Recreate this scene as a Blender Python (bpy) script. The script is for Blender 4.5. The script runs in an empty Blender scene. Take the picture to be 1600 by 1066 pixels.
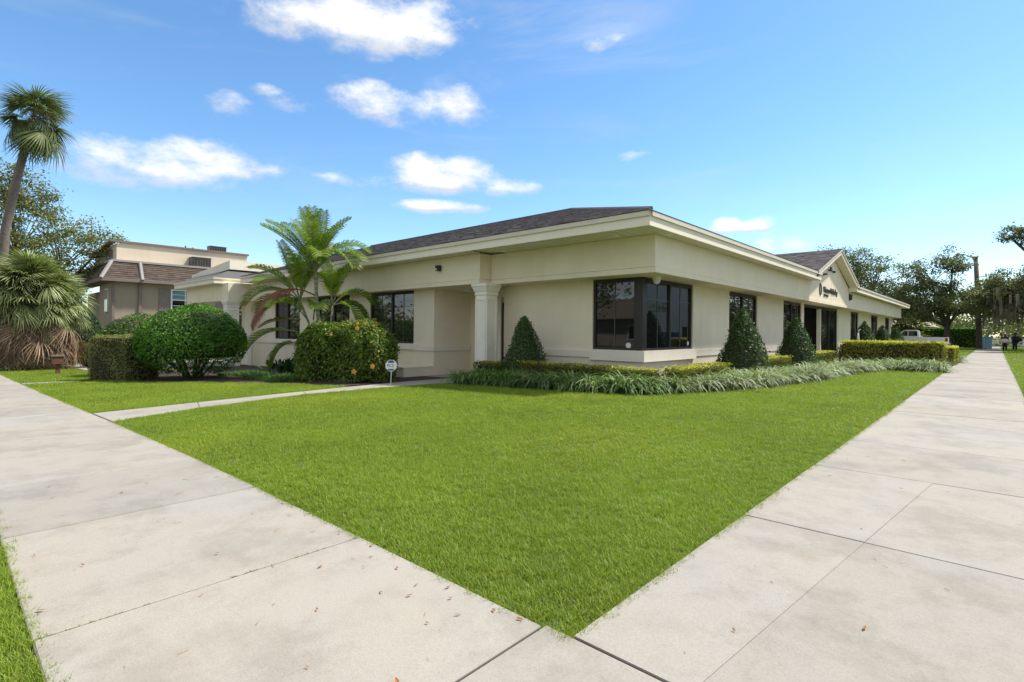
import bpy, math, random
import numpy as np
from mathutils import Matrix, Vector, Euler

R = math.radians
rng = np.random.default_rng(7)
random.seed(7)
S = bpy.context.scene
C = S.collection

# ------------------------------------------------------------------ camera
cam = bpy.data.objects.new('camera', bpy.data.cameras.new('camera'))
C.objects.link(cam)
cam.data.sensor_width = 36.0
cam.data.lens = 824 / 1600 * 36
cam.data.shift_y = -14.8 / 1600
cam.data.clip_end = 3000
cam.matrix_world = Matrix.Translation((0, 0, 1.4)) @ Matrix.Rotation(math.atan(755 / 824), 4, 'Z') \
    @ Matrix.Rotation(R(90), 4, 'X') @ Matrix.Rotation(math.atan(15 / 1655), 4, 'Z')
S.camera = cam

# ------------------------------------------------------------------ sky and sun
SUN_AZ, SUN_EL = R(32), R(56)          # azimuth from +Y towards +X
W = bpy.data.worlds.new('World'); S.world = W; W.use_nodes = True
nt = W.node_tree; nt.nodes.clear()
def wn(t, **k):
    n = nt.nodes.new(t)
    for a, b in k.items(): setattr(n, a, b)
    return n
def wmath(op, a, b=None, c=None, clamp=False):
    n = wn('ShaderNodeMath', operation=op, use_clamp=clamp)
    for i, x in enumerate((a, b, c)):
        if x is None: continue
        if isinstance(x, (int, float)): n.inputs[i].default_value = x
        else: nt.links.new(x, n.inputs[i])
    return n.outputs[0]
def wdot(v, d):
    n = wn('ShaderNodeVectorMath', operation='DOT_PRODUCT'); nt.links.new(v, n.inputs[0]); n.inputs[1].default_value = d
    return n.outputs['Value']
sky = wn('ShaderNodeTexSky', sky_type='NISHITA', sun_disc=False, sun_elevation=SUN_EL, sun_rotation=SUN_AZ,
         air_density=1.0, dust_density=0.25, ozone_density=3.0)
hs = wn('ShaderNodeHueSaturation'); hs.inputs['Saturation'].default_value = 1.14; hs.inputs['Value'].default_value = 0.53
hs.inputs['Hue'].default_value = 0.496
nt.links.new(sky.outputs[0], hs.inputs['Color'])
tint = wn('ShaderNodeMixRGB', blend_type='MULTIPLY'); tint.inputs[0].default_value = 1; tint.inputs[2].default_value = (.92, .935, .95, 1); nt.links.new(hs.outputs[0], tint.inputs[1])
tc = wn('ShaderNodeTexCoord'); DIR = tc.outputs['Generated']
def skyvec(u, v):                       # direction in which a cloud stands: azimuth/elevation from picture angles
    yaw = math.atan(755 / 824)
    fw = Vector((-math.sin(yaw), math.cos(yaw), 0)); rt = Vector((math.cos(yaw), math.sin(yaw), 0))
    return (fw + rt * ((u - 800) / 824) + Vector((0, 0, (518 - v) / 824))).normalized()
noise = wn('ShaderNodeTexNoise', noise_dimensions='3D'); noise.inputs['Scale'].default_value = 9.0
noise.inputs['Detail'].default_value = 8.0; noise.inputs['Roughness'].default_value = 0.62; noise.inputs['Distortion'].default_value = 0.0
mp = wn('ShaderNodeMapping'); mp.inputs['Scale'].default_value = (1, 1, 1.9)
nt.links.new(DIR, mp.inputs[0]); nt.links.new(mp.outputs[0], noise.inputs['Vector'])
nz = wmath('SUBTRACT', noise.outputs['Fac'], 0.5)
clouds = [  # az/el centre (from u,v), half width, half height (radians), strength
    ((565, 38), .165, .042, 1.0), ((640, 30), .085, .034, .95), ((480, 12), .07, .03, .6),
    ((630, 168), .125, .030, 1.0), ((690, 160), .065, .030, .95), ((560, 150), .05, .02, .7),
    ((250, 268), .115, .034, .95), ((320, 264), .060, .036, 1.0), ((190, 262), .07, .026, .7),
    ((705, 284), .125, .020, 1.0), ((655, 268), .055, .026, 1.0), ((725, 268), .045, .022, .9), ((790, 294), .055, .014, .95), ((675, 324), .075, .010, .7), ((520, 282), .11, .012, .55),
    ((1160, 353), .055, .009, .9), ((1135, 349), .022, .012, .9), ((1192, 347), .026, .015, 1.0), ((1212, 385), .050, .009, .9), ((1195, 380), .018, .012, .85), ((1235, 379), .022, .014, 1.0), ((1090, 385), .04, .01, .5),
    ((990, 242), .022, .008, .6), ((355, 168), .025, .016, .5), ((455, 165), .03, .012, .4), ((415, 145), .02, .008, .4),
    ((925, 68), .05, .010, .35)]
dirs = [(skyvec(*c), w * 1.12, h * 1.08, s) for c, w, h, s in clouds]
total = None; shade = None
for d, w, h, s in dirs:
    t = Vector((0, 0, 1)).cross(d).normalized(); up = d.cross(t).normalized()
    a = wmath('MULTIPLY', wdot(DIR, t), 1 / w)
    b = wmath('MULTIPLY', wdot(DIR, up), 1 / h)
    r2 = wmath('MULTIPLY_ADD', a, a, wmath('MULTIPLY', b, b))
    e = wmath('MULTIPLY', wmath('SUBTRACT', 1.0, r2), s)
    e2 = wmath('MULTIPLY_ADD', b, .9, e)
    total = e if total is None else wmath('MAXIMUM', total, e)
    shade = e2 if shade is None else wmath('MAXIMUM', shade, e2)
def wstep(x, lo, hi, out=1.0):
    m = wn('ShaderNodeMapRange', interpolation_type='SMOOTHSTEP'); nt.links.new(x, m.inputs[0])
    m.inputs[1].default_value = lo; m.inputs[2].default_value = hi; m.inputs[4].default_value = out; return m.outputs[0]
inview = wstep(wdot(DIR, (-math.sin(math.atan(755 / 824)), math.cos(math.atan(755 / 824)), 0)), .35, .55)
# added cumulus behind the viewer, out of view, whitens the fill light
n3 = wn('ShaderNodeTexNoise'); n3.inputs['Scale'].default_value = 2.6; n3.inputs['Detail'].default_value = 2; nt.links.new(mp.outputs[0], n3.inputs['Vector'])
fill_cloud = wmath('MULTIPLY_ADD', n3.outputs['Fac'], 5.0, -1.4)
total = wmath('MAXIMUM', wmath('MULTIPLY', wmath('MAXIMUM', total, -3.0), inview), wmath('SUBTRACT', fill_cloud, wmath('MULTIPLY', inview, 9.0)))
dens = wmath('MULTIPLY_ADD', nz, 5.4, total)
shade = wstep(wmath('MULTIPLY_ADD', nz, 2.2, shade), .05, .95)
total = wmath('MULTIPLY', wstep(dens, -.4, 1.5), wstep(total, -.9, -.1))
# thin cirrus veil
n2 = wn('ShaderNodeTexNoise'); n2.inputs['Scale'].default_value = 2.2; n2.inputs['Detail'].default_value = 5; n2.inputs['Roughness'].default_value = .62; n2.inputs['Distortion'].default_value = .8
mp2 = wn('ShaderNodeMapping'); mp2.inputs['Scale'].default_value = (1, 1, 4.5); nt.links.new(DIR, mp2.inputs[0]); nt.links.new(mp2.outputs[0], n2.inputs['Vector'])
m2 = wn('ShaderNodeMapRange', interpolation_type='SMOOTHSTEP'); nt.links.new(n2.outputs['Fac'], m2.inputs[0]); m2.inputs[1].default_value = .5; m2.inputs[2].default_value = .8; m2.inputs[4].default_value = .3
total = wmath('MAXIMUM', total, m2.outputs[0])
ccol = wn('ShaderNodeMixRGB'); nt.links.new(shade, ccol.inputs[0])
ccol.inputs[1].default_value = (1.75, 1.83, 1.97, 1); ccol.inputs[2].default_value = (2.5, 2.48, 2.45, 1)
mix = wn('ShaderNodeMixRGB'); nt.links.new(total, mix.inputs[0]); nt.links.new(tint.outputs[0], mix.inputs[1]); nt.links.new(ccol.outputs[0], mix.inputs[2])
bg = wn('ShaderNodeBackground'); bg.inputs['Strength'].default_value = 0.15
nt.links.new(mix.outputs[0], bg.inputs[0])
W.cycles.sampling_method = 'MANUAL'; W.cycles.sample_map_resolution = 512
wo = wn('ShaderNodeOutputWorld'); nt.links.new(bg.outputs[0], wo.inputs[0])

sl = bpy.data.lights.new('sun', 'SUN'); sl.energy = 2.0; sl.angle = R(4); sl.color = (1, .94, .84)
so = bpy.data.objects.new('sun', sl); C.objects.link(so)
sd = Vector((math.sin(SUN_AZ) * math.cos(SUN_EL), math.cos(SUN_AZ) * math.cos(SUN_EL), math.sin(SUN_EL)))
so.rotation_euler = sd.to_track_quat('Z', 'Y').to_euler(); so.location = (10, 20, 40)

S.view_settings.view_transform = 'Standard'; S.view_settings.look = 'None'; S.view_settings.gamma = 1
S.view_settings.exposure = 1.58
S.view_settings.use_curve_mapping = False

# ------------------------------------------------------------------ terrain height
def hz(x, y=0.0):
    x = np.asarray(x, float); t = (-x - 6) / 2
    a = np.where(t < 30, 2 * np.log1p(np.exp(np.minimum(t, 30))), 2 * t)
    return -0.033 * 80 * (1 - np.exp(-a / 80))
def h1(x, y=0.0): return float(hz(x, y))

# ------------------------------------------------------------------ materials
def shader(name):
    m = bpy.data.materials.new(name); m.use_nodes = True
    t = m.node_tree; p = t.nodes['Principled BSDF']
    return m, t, p
def N(t, typ, **k):
    n = t.nodes.new(typ)
    for a, b in k.items(): setattr(n, a, b)
    return n
def rgba(c): return (c[0], c[1], c[2], 1)
def ramp(t, fac, stops):
    r = N(t, 'ShaderNodeValToRGB'); e = r.color_ramp.elements
    while len(e) < len(stops): e.new(.5)
    for i, (p, c) in enumerate(stops): e[i].position = p; e[i].color = rgba(c)
    t.links.new(fac, r.inputs[0]); return r.outputs[0]
def noise_tex(t, scale, detail=4, rough=.55, vec=None, dist=0):
    n = N(t, 'ShaderNodeTexNoise'); n.inputs['Scale'].default_value = scale; n.inputs['Detail'].default_value = detail
    n.inputs['Roughness'].default_value = rough; n.inputs['Distortion'].default_value = dist
    if vec is None: vec = N(t, 'ShaderNodeNewGeometry').outputs['Position']
    t.links.new(vec, n.inputs['Vector']); return n.outputs['Fac']
def mixc(t, fac, a, b, mode='MIX'):
    n = N(t, 'ShaderNodeMixRGB', blend_type=mode)
    for i, x in enumerate((fac, a, b)):
        if isinstance(x, (int, float)): n.inputs[i].default_value = x
        elif isinstance(x, tuple): n.inputs[i].default_value = rgba(x)
        else: t.links.new(x, n.inputs[i])
    return n.outputs[0]
def bump(t, p, h, strength=.3, dist=.01):
    b = N(t, 'ShaderNodeBump'); b.inputs['Strength'].default_value = strength; b.inputs['Distance'].default_value = dist
    t.links.new(h, b.inputs['Height']); t.links.new(b.outputs[0], p.inputs['Normal'])
def mpaint(name, c, rough=.6, var=.12, scale=3, grain=60, bs=.15, metal=0.0, spec=.5):
    m, t, p = shader(name)
    a = noise_tex(t, scale, 5); d = tuple(x * (1 - var) for x in c); l = tuple(min(1, x * (1 + var * .6)) for x in c)
    t.links.new(ramp(t, a, [(.3, d), (.7, l)]), p.inputs['Base Color'])
    p.inputs['Roughness'].default_value = rough; p.inputs['Metallic'].default_value = metal; p.inputs['Specular IOR Level'].default_value = spec
    if bs: bump(t, p, noise_tex(t, grain, 3), bs, .004)
    return m
def mleaf(name, cols, rough_=.45, trans=.28, scale=.7, vr=.28):
    """leaf: colour varies leaf by leaf (random per island) and slowly over the plant"""
    m, t, p = shader(name)
    g = N(t, 'ShaderNodeNewGeometry'); n = len(cols)
    c = ramp(t, g.outputs['Random Per Island'], [(i / max(1, n - 1), k) for i, k in enumerate(cols)])
    oi = N(t, 'ShaderNodeObjectInfo')
    nz_ = noise_tex(t, scale, 3, vec=g.outputs['Position'])
    v = N(t, 'ShaderNodeHueSaturation'); t.links.new(c, v.inputs['Color'])
    mr = N(t, 'ShaderNodeMapRange'); t.links.new(nz_, mr.inputs[0]); mr.inputs[1].default_value = .3; mr.inputs[2].default_value = .7
    mr.inputs[3].default_value = 1 - vr; mr.inputs[4].default_value = 1 + vr
    t.links.new(mr.outputs[0], v.inputs['Value'])
    t.links.new(v.outputs[0], p.inputs['Base Color']); p.inputs['Roughness'].default_value = max(rough_, .5); p.inputs['Specular IOR Level'].default_value = .35
    tr = N(t, 'ShaderNodeBsdfTranslucent')
    tcx = mixc(t, 1.0, v.outputs[0], (1.0, 1.1, .45), 'MULTIPLY'); t.links.new(tcx, tr.inputs[0])
    ms = N(t, 'ShaderNodeMixShader'); ms.inputs[0].default_value = trans
    t.links.new(p.outputs[0], ms.inputs[1]); t.links.new(tr.outputs[0], ms.inputs[2])
    t.links.new(ms.outputs[0], t.nodes['Material Output'].inputs[0])
    return m
def mconcrete(name, base=(.365, .342, .305), warm=(.385, .345, .28)):
    m, t, p = shader(name)
    g = N(t, 'ShaderNodeNewGeometry').outputs['Position']; oi = N(t, 'ShaderNodeObjectInfo')
    big = noise_tex(t, .55, 5, .6, g, .4); mid = noise_tex(t, 3.2, 6, .65, g); fine = noise_tex(t, 90, 3, .7, g); spk = noise_tex(t, 260, 2, .6, g)
    c = mixc(t, ramp(t, big, [(.38, (0, 0, 0)), (.68, (1, 1, 1))]), base, warm)
    c = mixc(t, .3, c, ramp(t, mid, [(.3, (.62, .61, .6)), (.5, (.95, .95, .95)), (.7, (1.0, 1.0, 1.0))]), 'MULTIPLY')
    c = mixc(t, .5, c, ramp(t, fine, [(.3, (.72, .71, .7)), (.6, (1, 1, 1))]), 'MULTIPLY')
    c = mixc(t, .5, c, ramp(t, spk, [(.33, (.5, .48, .46)), (.42, (1, 1, 1))]), 'MULTIPLY')
    st = N(t, 'ShaderNodeTexNoise'); st.inputs['Scale'].default_value = 1.1; st.inputs['Detail'].default_value = 8; st.inputs['Roughness'].default_value = .72; t.links.new(g, st.inputs['Vector'])
    c = mixc(t, .45, c, ramp(t, st.outputs['Fac'], [(.4, (.66, .64, .6)), (.52, (1, 1, 1))]), 'MULTIPLY')
    hv = N(t, 'ShaderNodeHueSaturation'); t.links.new(c, hv.inputs['Color'])
    mr = N(t, 'ShaderNodeMapRange'); t.links.new(oi.outputs['Random'], mr.inputs[0]); mr.inputs[3].default_value = .92; mr.inputs[4].default_value = 1.06
    t.links.new(mr.outputs[0], hv.inputs['Value']); t.links.new(hv.outputs[0], p.inputs['Base Color'])
    p.inputs['Roughness'].default_value = .9
    hh = N(t, 'ShaderNodeMath', operation='ADD'); t.links.new(fine, hh.inputs[0]); t.links.new(spk, hh.inputs[1])
    bump(t, p, hh.outputs[0], .35, .003)
    return m
def mstucco(name, c):
    m, t, p = shader(name)
    g = N(t, 'ShaderNodeNewGeometry').outputs['Position']
    a = noise_tex(t, .7, 6, .6, g); fine = noise_tex(t, 55, 4, .65, g)
    mpv = N(t, 'ShaderNodeMapping'); mpv.inputs['Scale'].default_value = (2.2, 2.2, .25); t.links.new(g, mpv.inputs[0])
    streak = noise_tex(t, 1.6, 5, .6, mpv.outputs[0])
    col = mixc(t, ramp(t, a, [(.35, (0, 0, 0)), (.7, (1, 1, 1))]), tuple(x * .94 for x in c), tuple(min(1, x * 1.04) for x in c))
    col = mixc(t, .18, col, ramp(t, streak, [(.3, (.82, .8, .76)), (.55, (1, 1, 1))]), 'MULTIPLY')
    t.links.new(col, p.inputs['Base Color']); p.inputs['Roughness'].default_value = .88
    bump(t, p, fine, .35, .006)
    return m
M = {}
M['stucco'] = mstucco('stucco_cream', (.86, .765, .575))
M['trim'] = mstucco('painted_fascia', (.88, .81, .655))
M['trim2'] = mpaint('drip_edge_paint', (.70, .63, .49), .6, .06)
M['soffit'] = mpaint('soffit_board_paint', (.80, .74, .56), .6, .06, 2)
M['column'] = mpaint('column_paint', (.88, .83, .71), .6, .05, 3, 40, .08)
M['sill'] = mstucco('plinth_paint', (.86, .79, .645))
M['bronze'] = mpaint('bronze_frame', (.045, .038, .036), .45, .1, 5, 80, .03, .3)
M['muntin'] = mpaint('grey_muntin', (.10, .095, .095), .5, .05, 5, 80, .03)
def mglass(name, c, rough=.02):
    m, t, p = shader(name); p.inputs['Base Color'].default_value = rgba(c); p.inputs['Roughness'].default_value = rough
    p.inputs['IOR'].default_value = 1.62; p.inputs['Specular IOR Level'].default_value = .8
    g = N(t, 'ShaderNodeNewGeometry').outputs['Position']
    bump(t, p, noise_tex(t, 1.1, 1, .4, g), .05, .02)
    return m
M['glass'] = mglass('tinted_glass', (.010, .010, .012))
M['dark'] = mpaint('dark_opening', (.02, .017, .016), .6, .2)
def mshingle(name, cols, rough=.9):
    m, t, p = shader(name); g = N(t, 'ShaderNodeNewGeometry')
    c = ramp(t, g.outputs['Random Per Island'], [(i / (len(cols) - 1), k) for i, k in enumerate(cols)])
    f = noise_tex(t, 120, 3, .7, g.outputs['Position'])
    c = mixc(t, .6, c, ramp(t, f, [(.3, (.55, .55, .55)), (.7, (1.2, 1.2, 1.2))]), 'MULTIPLY')
    t.links.new(c, p.inputs['Base Color']); p.inputs['Roughness'].default_value = rough
    bump(t, p, f, .5, .004); return m
M['shingle'] = mshingle('roof_shingles', [(.075, .07, .074), (.20, .178, .17), (.115, .108, .118), (.31, .255, .225), (.095, .088, .093), (.24, .225, .22)])
M['shingle_grey'] = mshingle('grey_shingles', [(.09, .092, .10), (.12, .12, .125), (.10, .10, .11)])
M['shingle_brown'] = mshingle('brown_shingles', [(.13, .09, .07), (.19, .14, .11), (.15, .11, .085), (.11, .08, .065)])
M['concrete'] = mconcrete('concrete_slab')
M['concrete_dark'] = mconcrete('concrete_entry', (.34, .31, .28), (.38, .33, .28))
M['soil'] = mpaint('mulch_soil', (.055, .036, .024), .95, .5, 9, 40, .9)
M['joint'] = mpaint('joint_dirt', (.05, .045, .035), .95, .3, 12, 60, .5)
M['turf'] = mpaint('turf_ground', (.075, .11, .02), .95, .4, 2.5, 50, .8)
M['asphalt'] = mpaint('asphalt', (.05, .05, .052), .9, .2, 2, 120, .5)
M['paint_yellow'] = mpaint('road_paint', (.6, .42, .05), .8, .15)
M['grass'] = mleaf('grass_blade', [(.17, .26, .022), (.225, .325, .028), (.28, .38, .035), (.35, .425, .06), (.195, .29, .025)], .42, .42, .6, .13)
M['grass_y'] = mleaf('grass_blade_yellow', [(.30, .37, .03), (.36, .42, .045), (.42, .43, .07)], .45, .42, .6, .13)
M['moss'] = mleaf('joint_moss', [(.09, .13, .02), (.14, .18, .03)], .6, .2)
M['lily'] = mleaf('liriope_blade', [(.08, .17, .03), (.14, .25, .05), (.24, .34, .10), (.40, .46, .22), (.10, .20, .04)], .32, .25, .4)
M['lily_dark'] = mleaf('liriope_dark', [(.05, .13, .02), (.09, .20, .03), (.16, .28, .06)], .34, .25, .4)
M['lily_pale'] = mleaf('liriope_sunlit', [(.16, .25, .08), (.28, .35, .16), (.48, .50, .33), (.20, .29, .11)], .3, .25, .4)  # paler copy of the liriope blades: sunlight put into the colour
M['boxleaf'] = mleaf('topiary_leaf', [(0.033, 0.083, 0.018), (0.053, 0.112, 0.024), (0.075, 0.150, 0.030), (0.042, 0.090, 0.021)], .4, .18, 1.2)
M['hedge_low'] = mleaf('low_hedge_leaf', [(.10, .14, .02), (.16, .20, .025), (.24, .25, .03), (.18, .12, .04)], .45, .35, 1.5)
M['hedge_gold'] = mleaf('golden_hedge_leaf', [(.16, .18, .03), (.26, .26, .04), (.42, .40, .07), (.17, .12, .03)], .45, .35, 1.2)
M['sunlit_growth'] = mleaf('sunlit_growth_leaf', [(.40, .42, .04), (.55, .54, .07), (.66, .60, .12), (.48, .46, .05)], .5, .4, 1.2)  # yellow new growth and sunlight on hedge tops, both put into the colour
M['round'] = mleaf('round_shrub_leaf', [(.05, .14, .014), (.08, .20, .02), (.13, .29, .03), (.055, .16, .016)], .35, .3, .9)
M['boxhedge'] = mleaf('olive_hedge_leaf', [(.17, .20, .05), (.23, .26, .07), (.30, .30, .10), (.26, .20, .12)], .45, .3, 1.0)
M['hib'] = mleaf('hibiscus_leaf', [(.05, .11, .02), (.075, .15, .022), (.14, .21, .03), (.24, .27, .035), (.055, .12, .02)], .35, .28, 1.4)
M['cast'] = mleaf('cast_iron_leaf', [(.012, .045, .010), (.022, .065, .014), (.03, .08, .016)], .35, .15)
M['oak'] = mleaf('oak_leaf', [(.09, .115, .045), (.14, .17, .065), (.21, .235, .10), (.13, .155, .065)], .4, .33, .5)
M['oak_light'] = mleaf('bright_tree_leaf', [(.10, .14, .02), (.16, .20, .03), (.20, .22, .04)], .45, .35, .5)
M['leafy'] = mleaf('left_tree_leaf', [(.09, .13, .035), (.16, .20, .06), (.32, .27, .09), (.12, .17, .05)], .4, .35, .35)
M['mossgrey'] = mleaf('hanging_moss', [(.30, .26, .21), (.38, .34, .28), (.24, .22, .17)], .9, .3)
M['bark'] = mpaint('bark', (.10, .075, .058), .95, .35, 6, 25, .9)
M['bark_grey'] = mpaint('palm_bark', (.20, .155, .125), .95, .3, 8, 30, .9)
M['cane'] = mpaint('areca_cane', (.25, .26, .13), .6, .35, 10, 30, .3)
M['areca'] = mleaf('areca_leaflet', [(.09, .17, .016), (.14, .24, .02), (.22, .31, .03), (.30, .34, .04)], .4, .38, 1.0)
M['areca_y'] = mleaf('areca_yellow', [(.25, .25, .03), (.33, .28, .03), (.2, .22, .03)], .4, .35)
M['areca_r'] = mleaf('areca_dead', [(.26, .08, .04), (.32, .12, .06), (.22, .10, .06)], .6, .25)
M['fan'] = mleaf('fan_palm_leaf', [(.15, .19, .06), (.21, .26, .09), (.30, .35, .15), (.44, .47, .26)], .35, .28, .6)
M['fan_dead'] = mleaf('dead_palm_leaf', [(.26, .17, .10), (.34, .24, .15), (.22, .14, .09), (.42, .33, .24)], .7, .2, .6)
M['sabal'] = mleaf('sabal_leaf', [(.08, .11, .035), (.12, .155, .05), (.19, .22, .08), (.10, .13, .04)], .38, .28, .6)
M['fruit'] = mleaf('palm_fruit_stalk', [(.20, .12, .09), (.26, .18, .14)], .8, .2)
M['core'] = mpaint('shrub_twigs', (.035, .035, .014), .95, .4, 8, 30, .6)
M['flower'] = mleaf('orange_petal', [(.75, .30, .05), (.80, .38, .10), (.70, .42, .18)], .5, .3)
M['deadleaf'] = mleaf('fallen_leaf', [(.40, .17, .06), (.48, .25, .11), (.32, .14, .06), (.55, .36, .20)], .8, .15)
M['black'] = mpaint('black_metal', (.012, .012, .012), .5, .1)
M['white'] = mpaint('white_plastic', (.75, .75, .73), .4, .04, 3, 60, 0)
M['blue'] = mpaint('sign_blue', (.04, .08, .22), .5, .05, 3, 60, 0)
M['letter'] = mpaint('sign_letter', (.06, .05, .05), .5, .1, 3, 60, 0)
M['nwall'] = mstucco('taupe_stucco', (.36, .29, .215))
M['ntrim'] = mpaint('brown_trim', (.22, .165, .135), .6, .1)
M['nshut'] = mpaint('brown_shutter', (.21, .175, .155), .6, .1)
M['nupper'] = mstucco('beige_stucco', (.72, .62, .47))
M['nglass'] = mglass('blind_glass', (.05, .14, .12), .05)
M['nroof'] = mpaint('roof_membrane', (.35, .32, .30), .8, .1)
M['ac'] = mpaint('ac_metal', (.13, .12, .12), .5, .2, 4, 60, .1, .4)
M['carwhite'] = mpaint('white_car_paint', (.74, .74, .75), .25, .02, 2, 60, 0)
M['rubber'] = mpaint('tyre_rubber', (.02, .02, .02), .85, .1)
M['chrome'] = mpaint('steel', (.5, .5, .5), .25, .05, 3, 60, 0, .9)
M['red'] = mpaint('taillight_red', (.45, .02, .02), .3, .05, 3, 60, 0)
M['wood'] = mpaint('weathered_pole', (.15, .115, .09), .9, .3, 5, 20, .8)
M['lamp'] = mpaint('lamp_grey', (.4, .4, .38), .4, .05, 3, 60, 0, .5)
M['skin'] = mpaint('skin', (.42, .25, .17), .6, .05)
M['straw'] = mpaint('straw_hat', (.62, .48, .26), .8, .15, 20)
M['navy'] = mpaint('navy_cloth', (.02, .022, .035), .9, .2)
M['pink'] = mpaint('pale_pink_cloth', (.66, .47, .44), .9, .1)
M['cyan'] = mpaint('pale_blue_panel', (.32, .56, .72), .6, .06)
M['rust'] = mpaint('rusty_brown', (.17, .075, .045), .85, .35, 14)
M['housewall'] = mpaint('house_wall', (.30, .24, .20), .9, .15)
M['tileroof'] = mshingle('tile_roof', [(.33, .26, .21), (.42, .34, .28), (.28, .21, .17)])
M['bwhite'] = mstucco('white_stucco', (.72, .72, .70))
M['orange'] = mpaint('orange_post', (.45, .20, .06), .8, .2)
M['litglass'] = mpaint('lamp_lens', (.8, .78, .7), .3, .02, 3, 60, 0)

# ------------------------------------------------------------------ mesh helpers
def root_off(p):
    o = Vector((0, 0, 0))
    while p is not None: o += p.location; p = p.parent
    return o
def tag(o, label=None, cat=None, group=None, kind=None):
    if label: o['label'] = label
    if cat: o['category'] = cat
    if group: o['group'] = group
    if kind: o['kind'] = kind
    return o
def thing(name, label, cat, loc, group=None):
    o = bpy.data.objects.new(name, None); C.objects.link(o); o.location = loc; o.empty_display_size = .2
    return tag(o, label, cat, group)
def raw(name, V, F, mat, parent=None, smooth=False, origin=None):
    """V (n,3) world coordinates, F (m,4)/(m,3) array or list of tuples -> one mesh object"""
    V = np.asarray(V, float)
    if parent is not None: off = np.array(root_off(parent))
    elif origin is not None: off = np.array(origin, float)
    else: off = np.array([(V[:, 0].min() + V[:, 0].max()) / 2, (V[:, 1].min() + V[:, 1].max()) / 2, V[:, 2].min()])
    me = bpy.data.meshes.new(name)
    if isinstance(F, np.ndarray):
        n, k = F.shape
        me.vertices.add(len(V)); me.vertices.foreach_set('co', (V - off).astype(np.float32).ravel())
        me.loops.add(n * k); me.loops.foreach_set('vertex_index', F.astype(np.int32).ravel())
        me.polygons.add(n); me.polygons.foreach_set('loop_start', np.arange(0, n * k, k, dtype=np.int32)); me.polygons.foreach_set('loop_total', np.full(n, k, dtype=np.int32))
        me.update(calc_edges=True)
    else:
        me.from_pydata([tuple(v) for v in (V - off)], [], F); me.update()
    if smooth: me.polygons.foreach_set('use_smooth', np.ones(len(me.polygons), dtype=bool))
    for m_ in (mat if isinstance(mat, (list, tuple)) else [mat]):
        me.materials.append(m_ if not isinstance(m_, str) else M[m_])
    o = bpy.data.objects.new(name, me); C.objects.link(o)
    if parent is not None: o.parent = parent
    else: o.location = off
    return o
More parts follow.
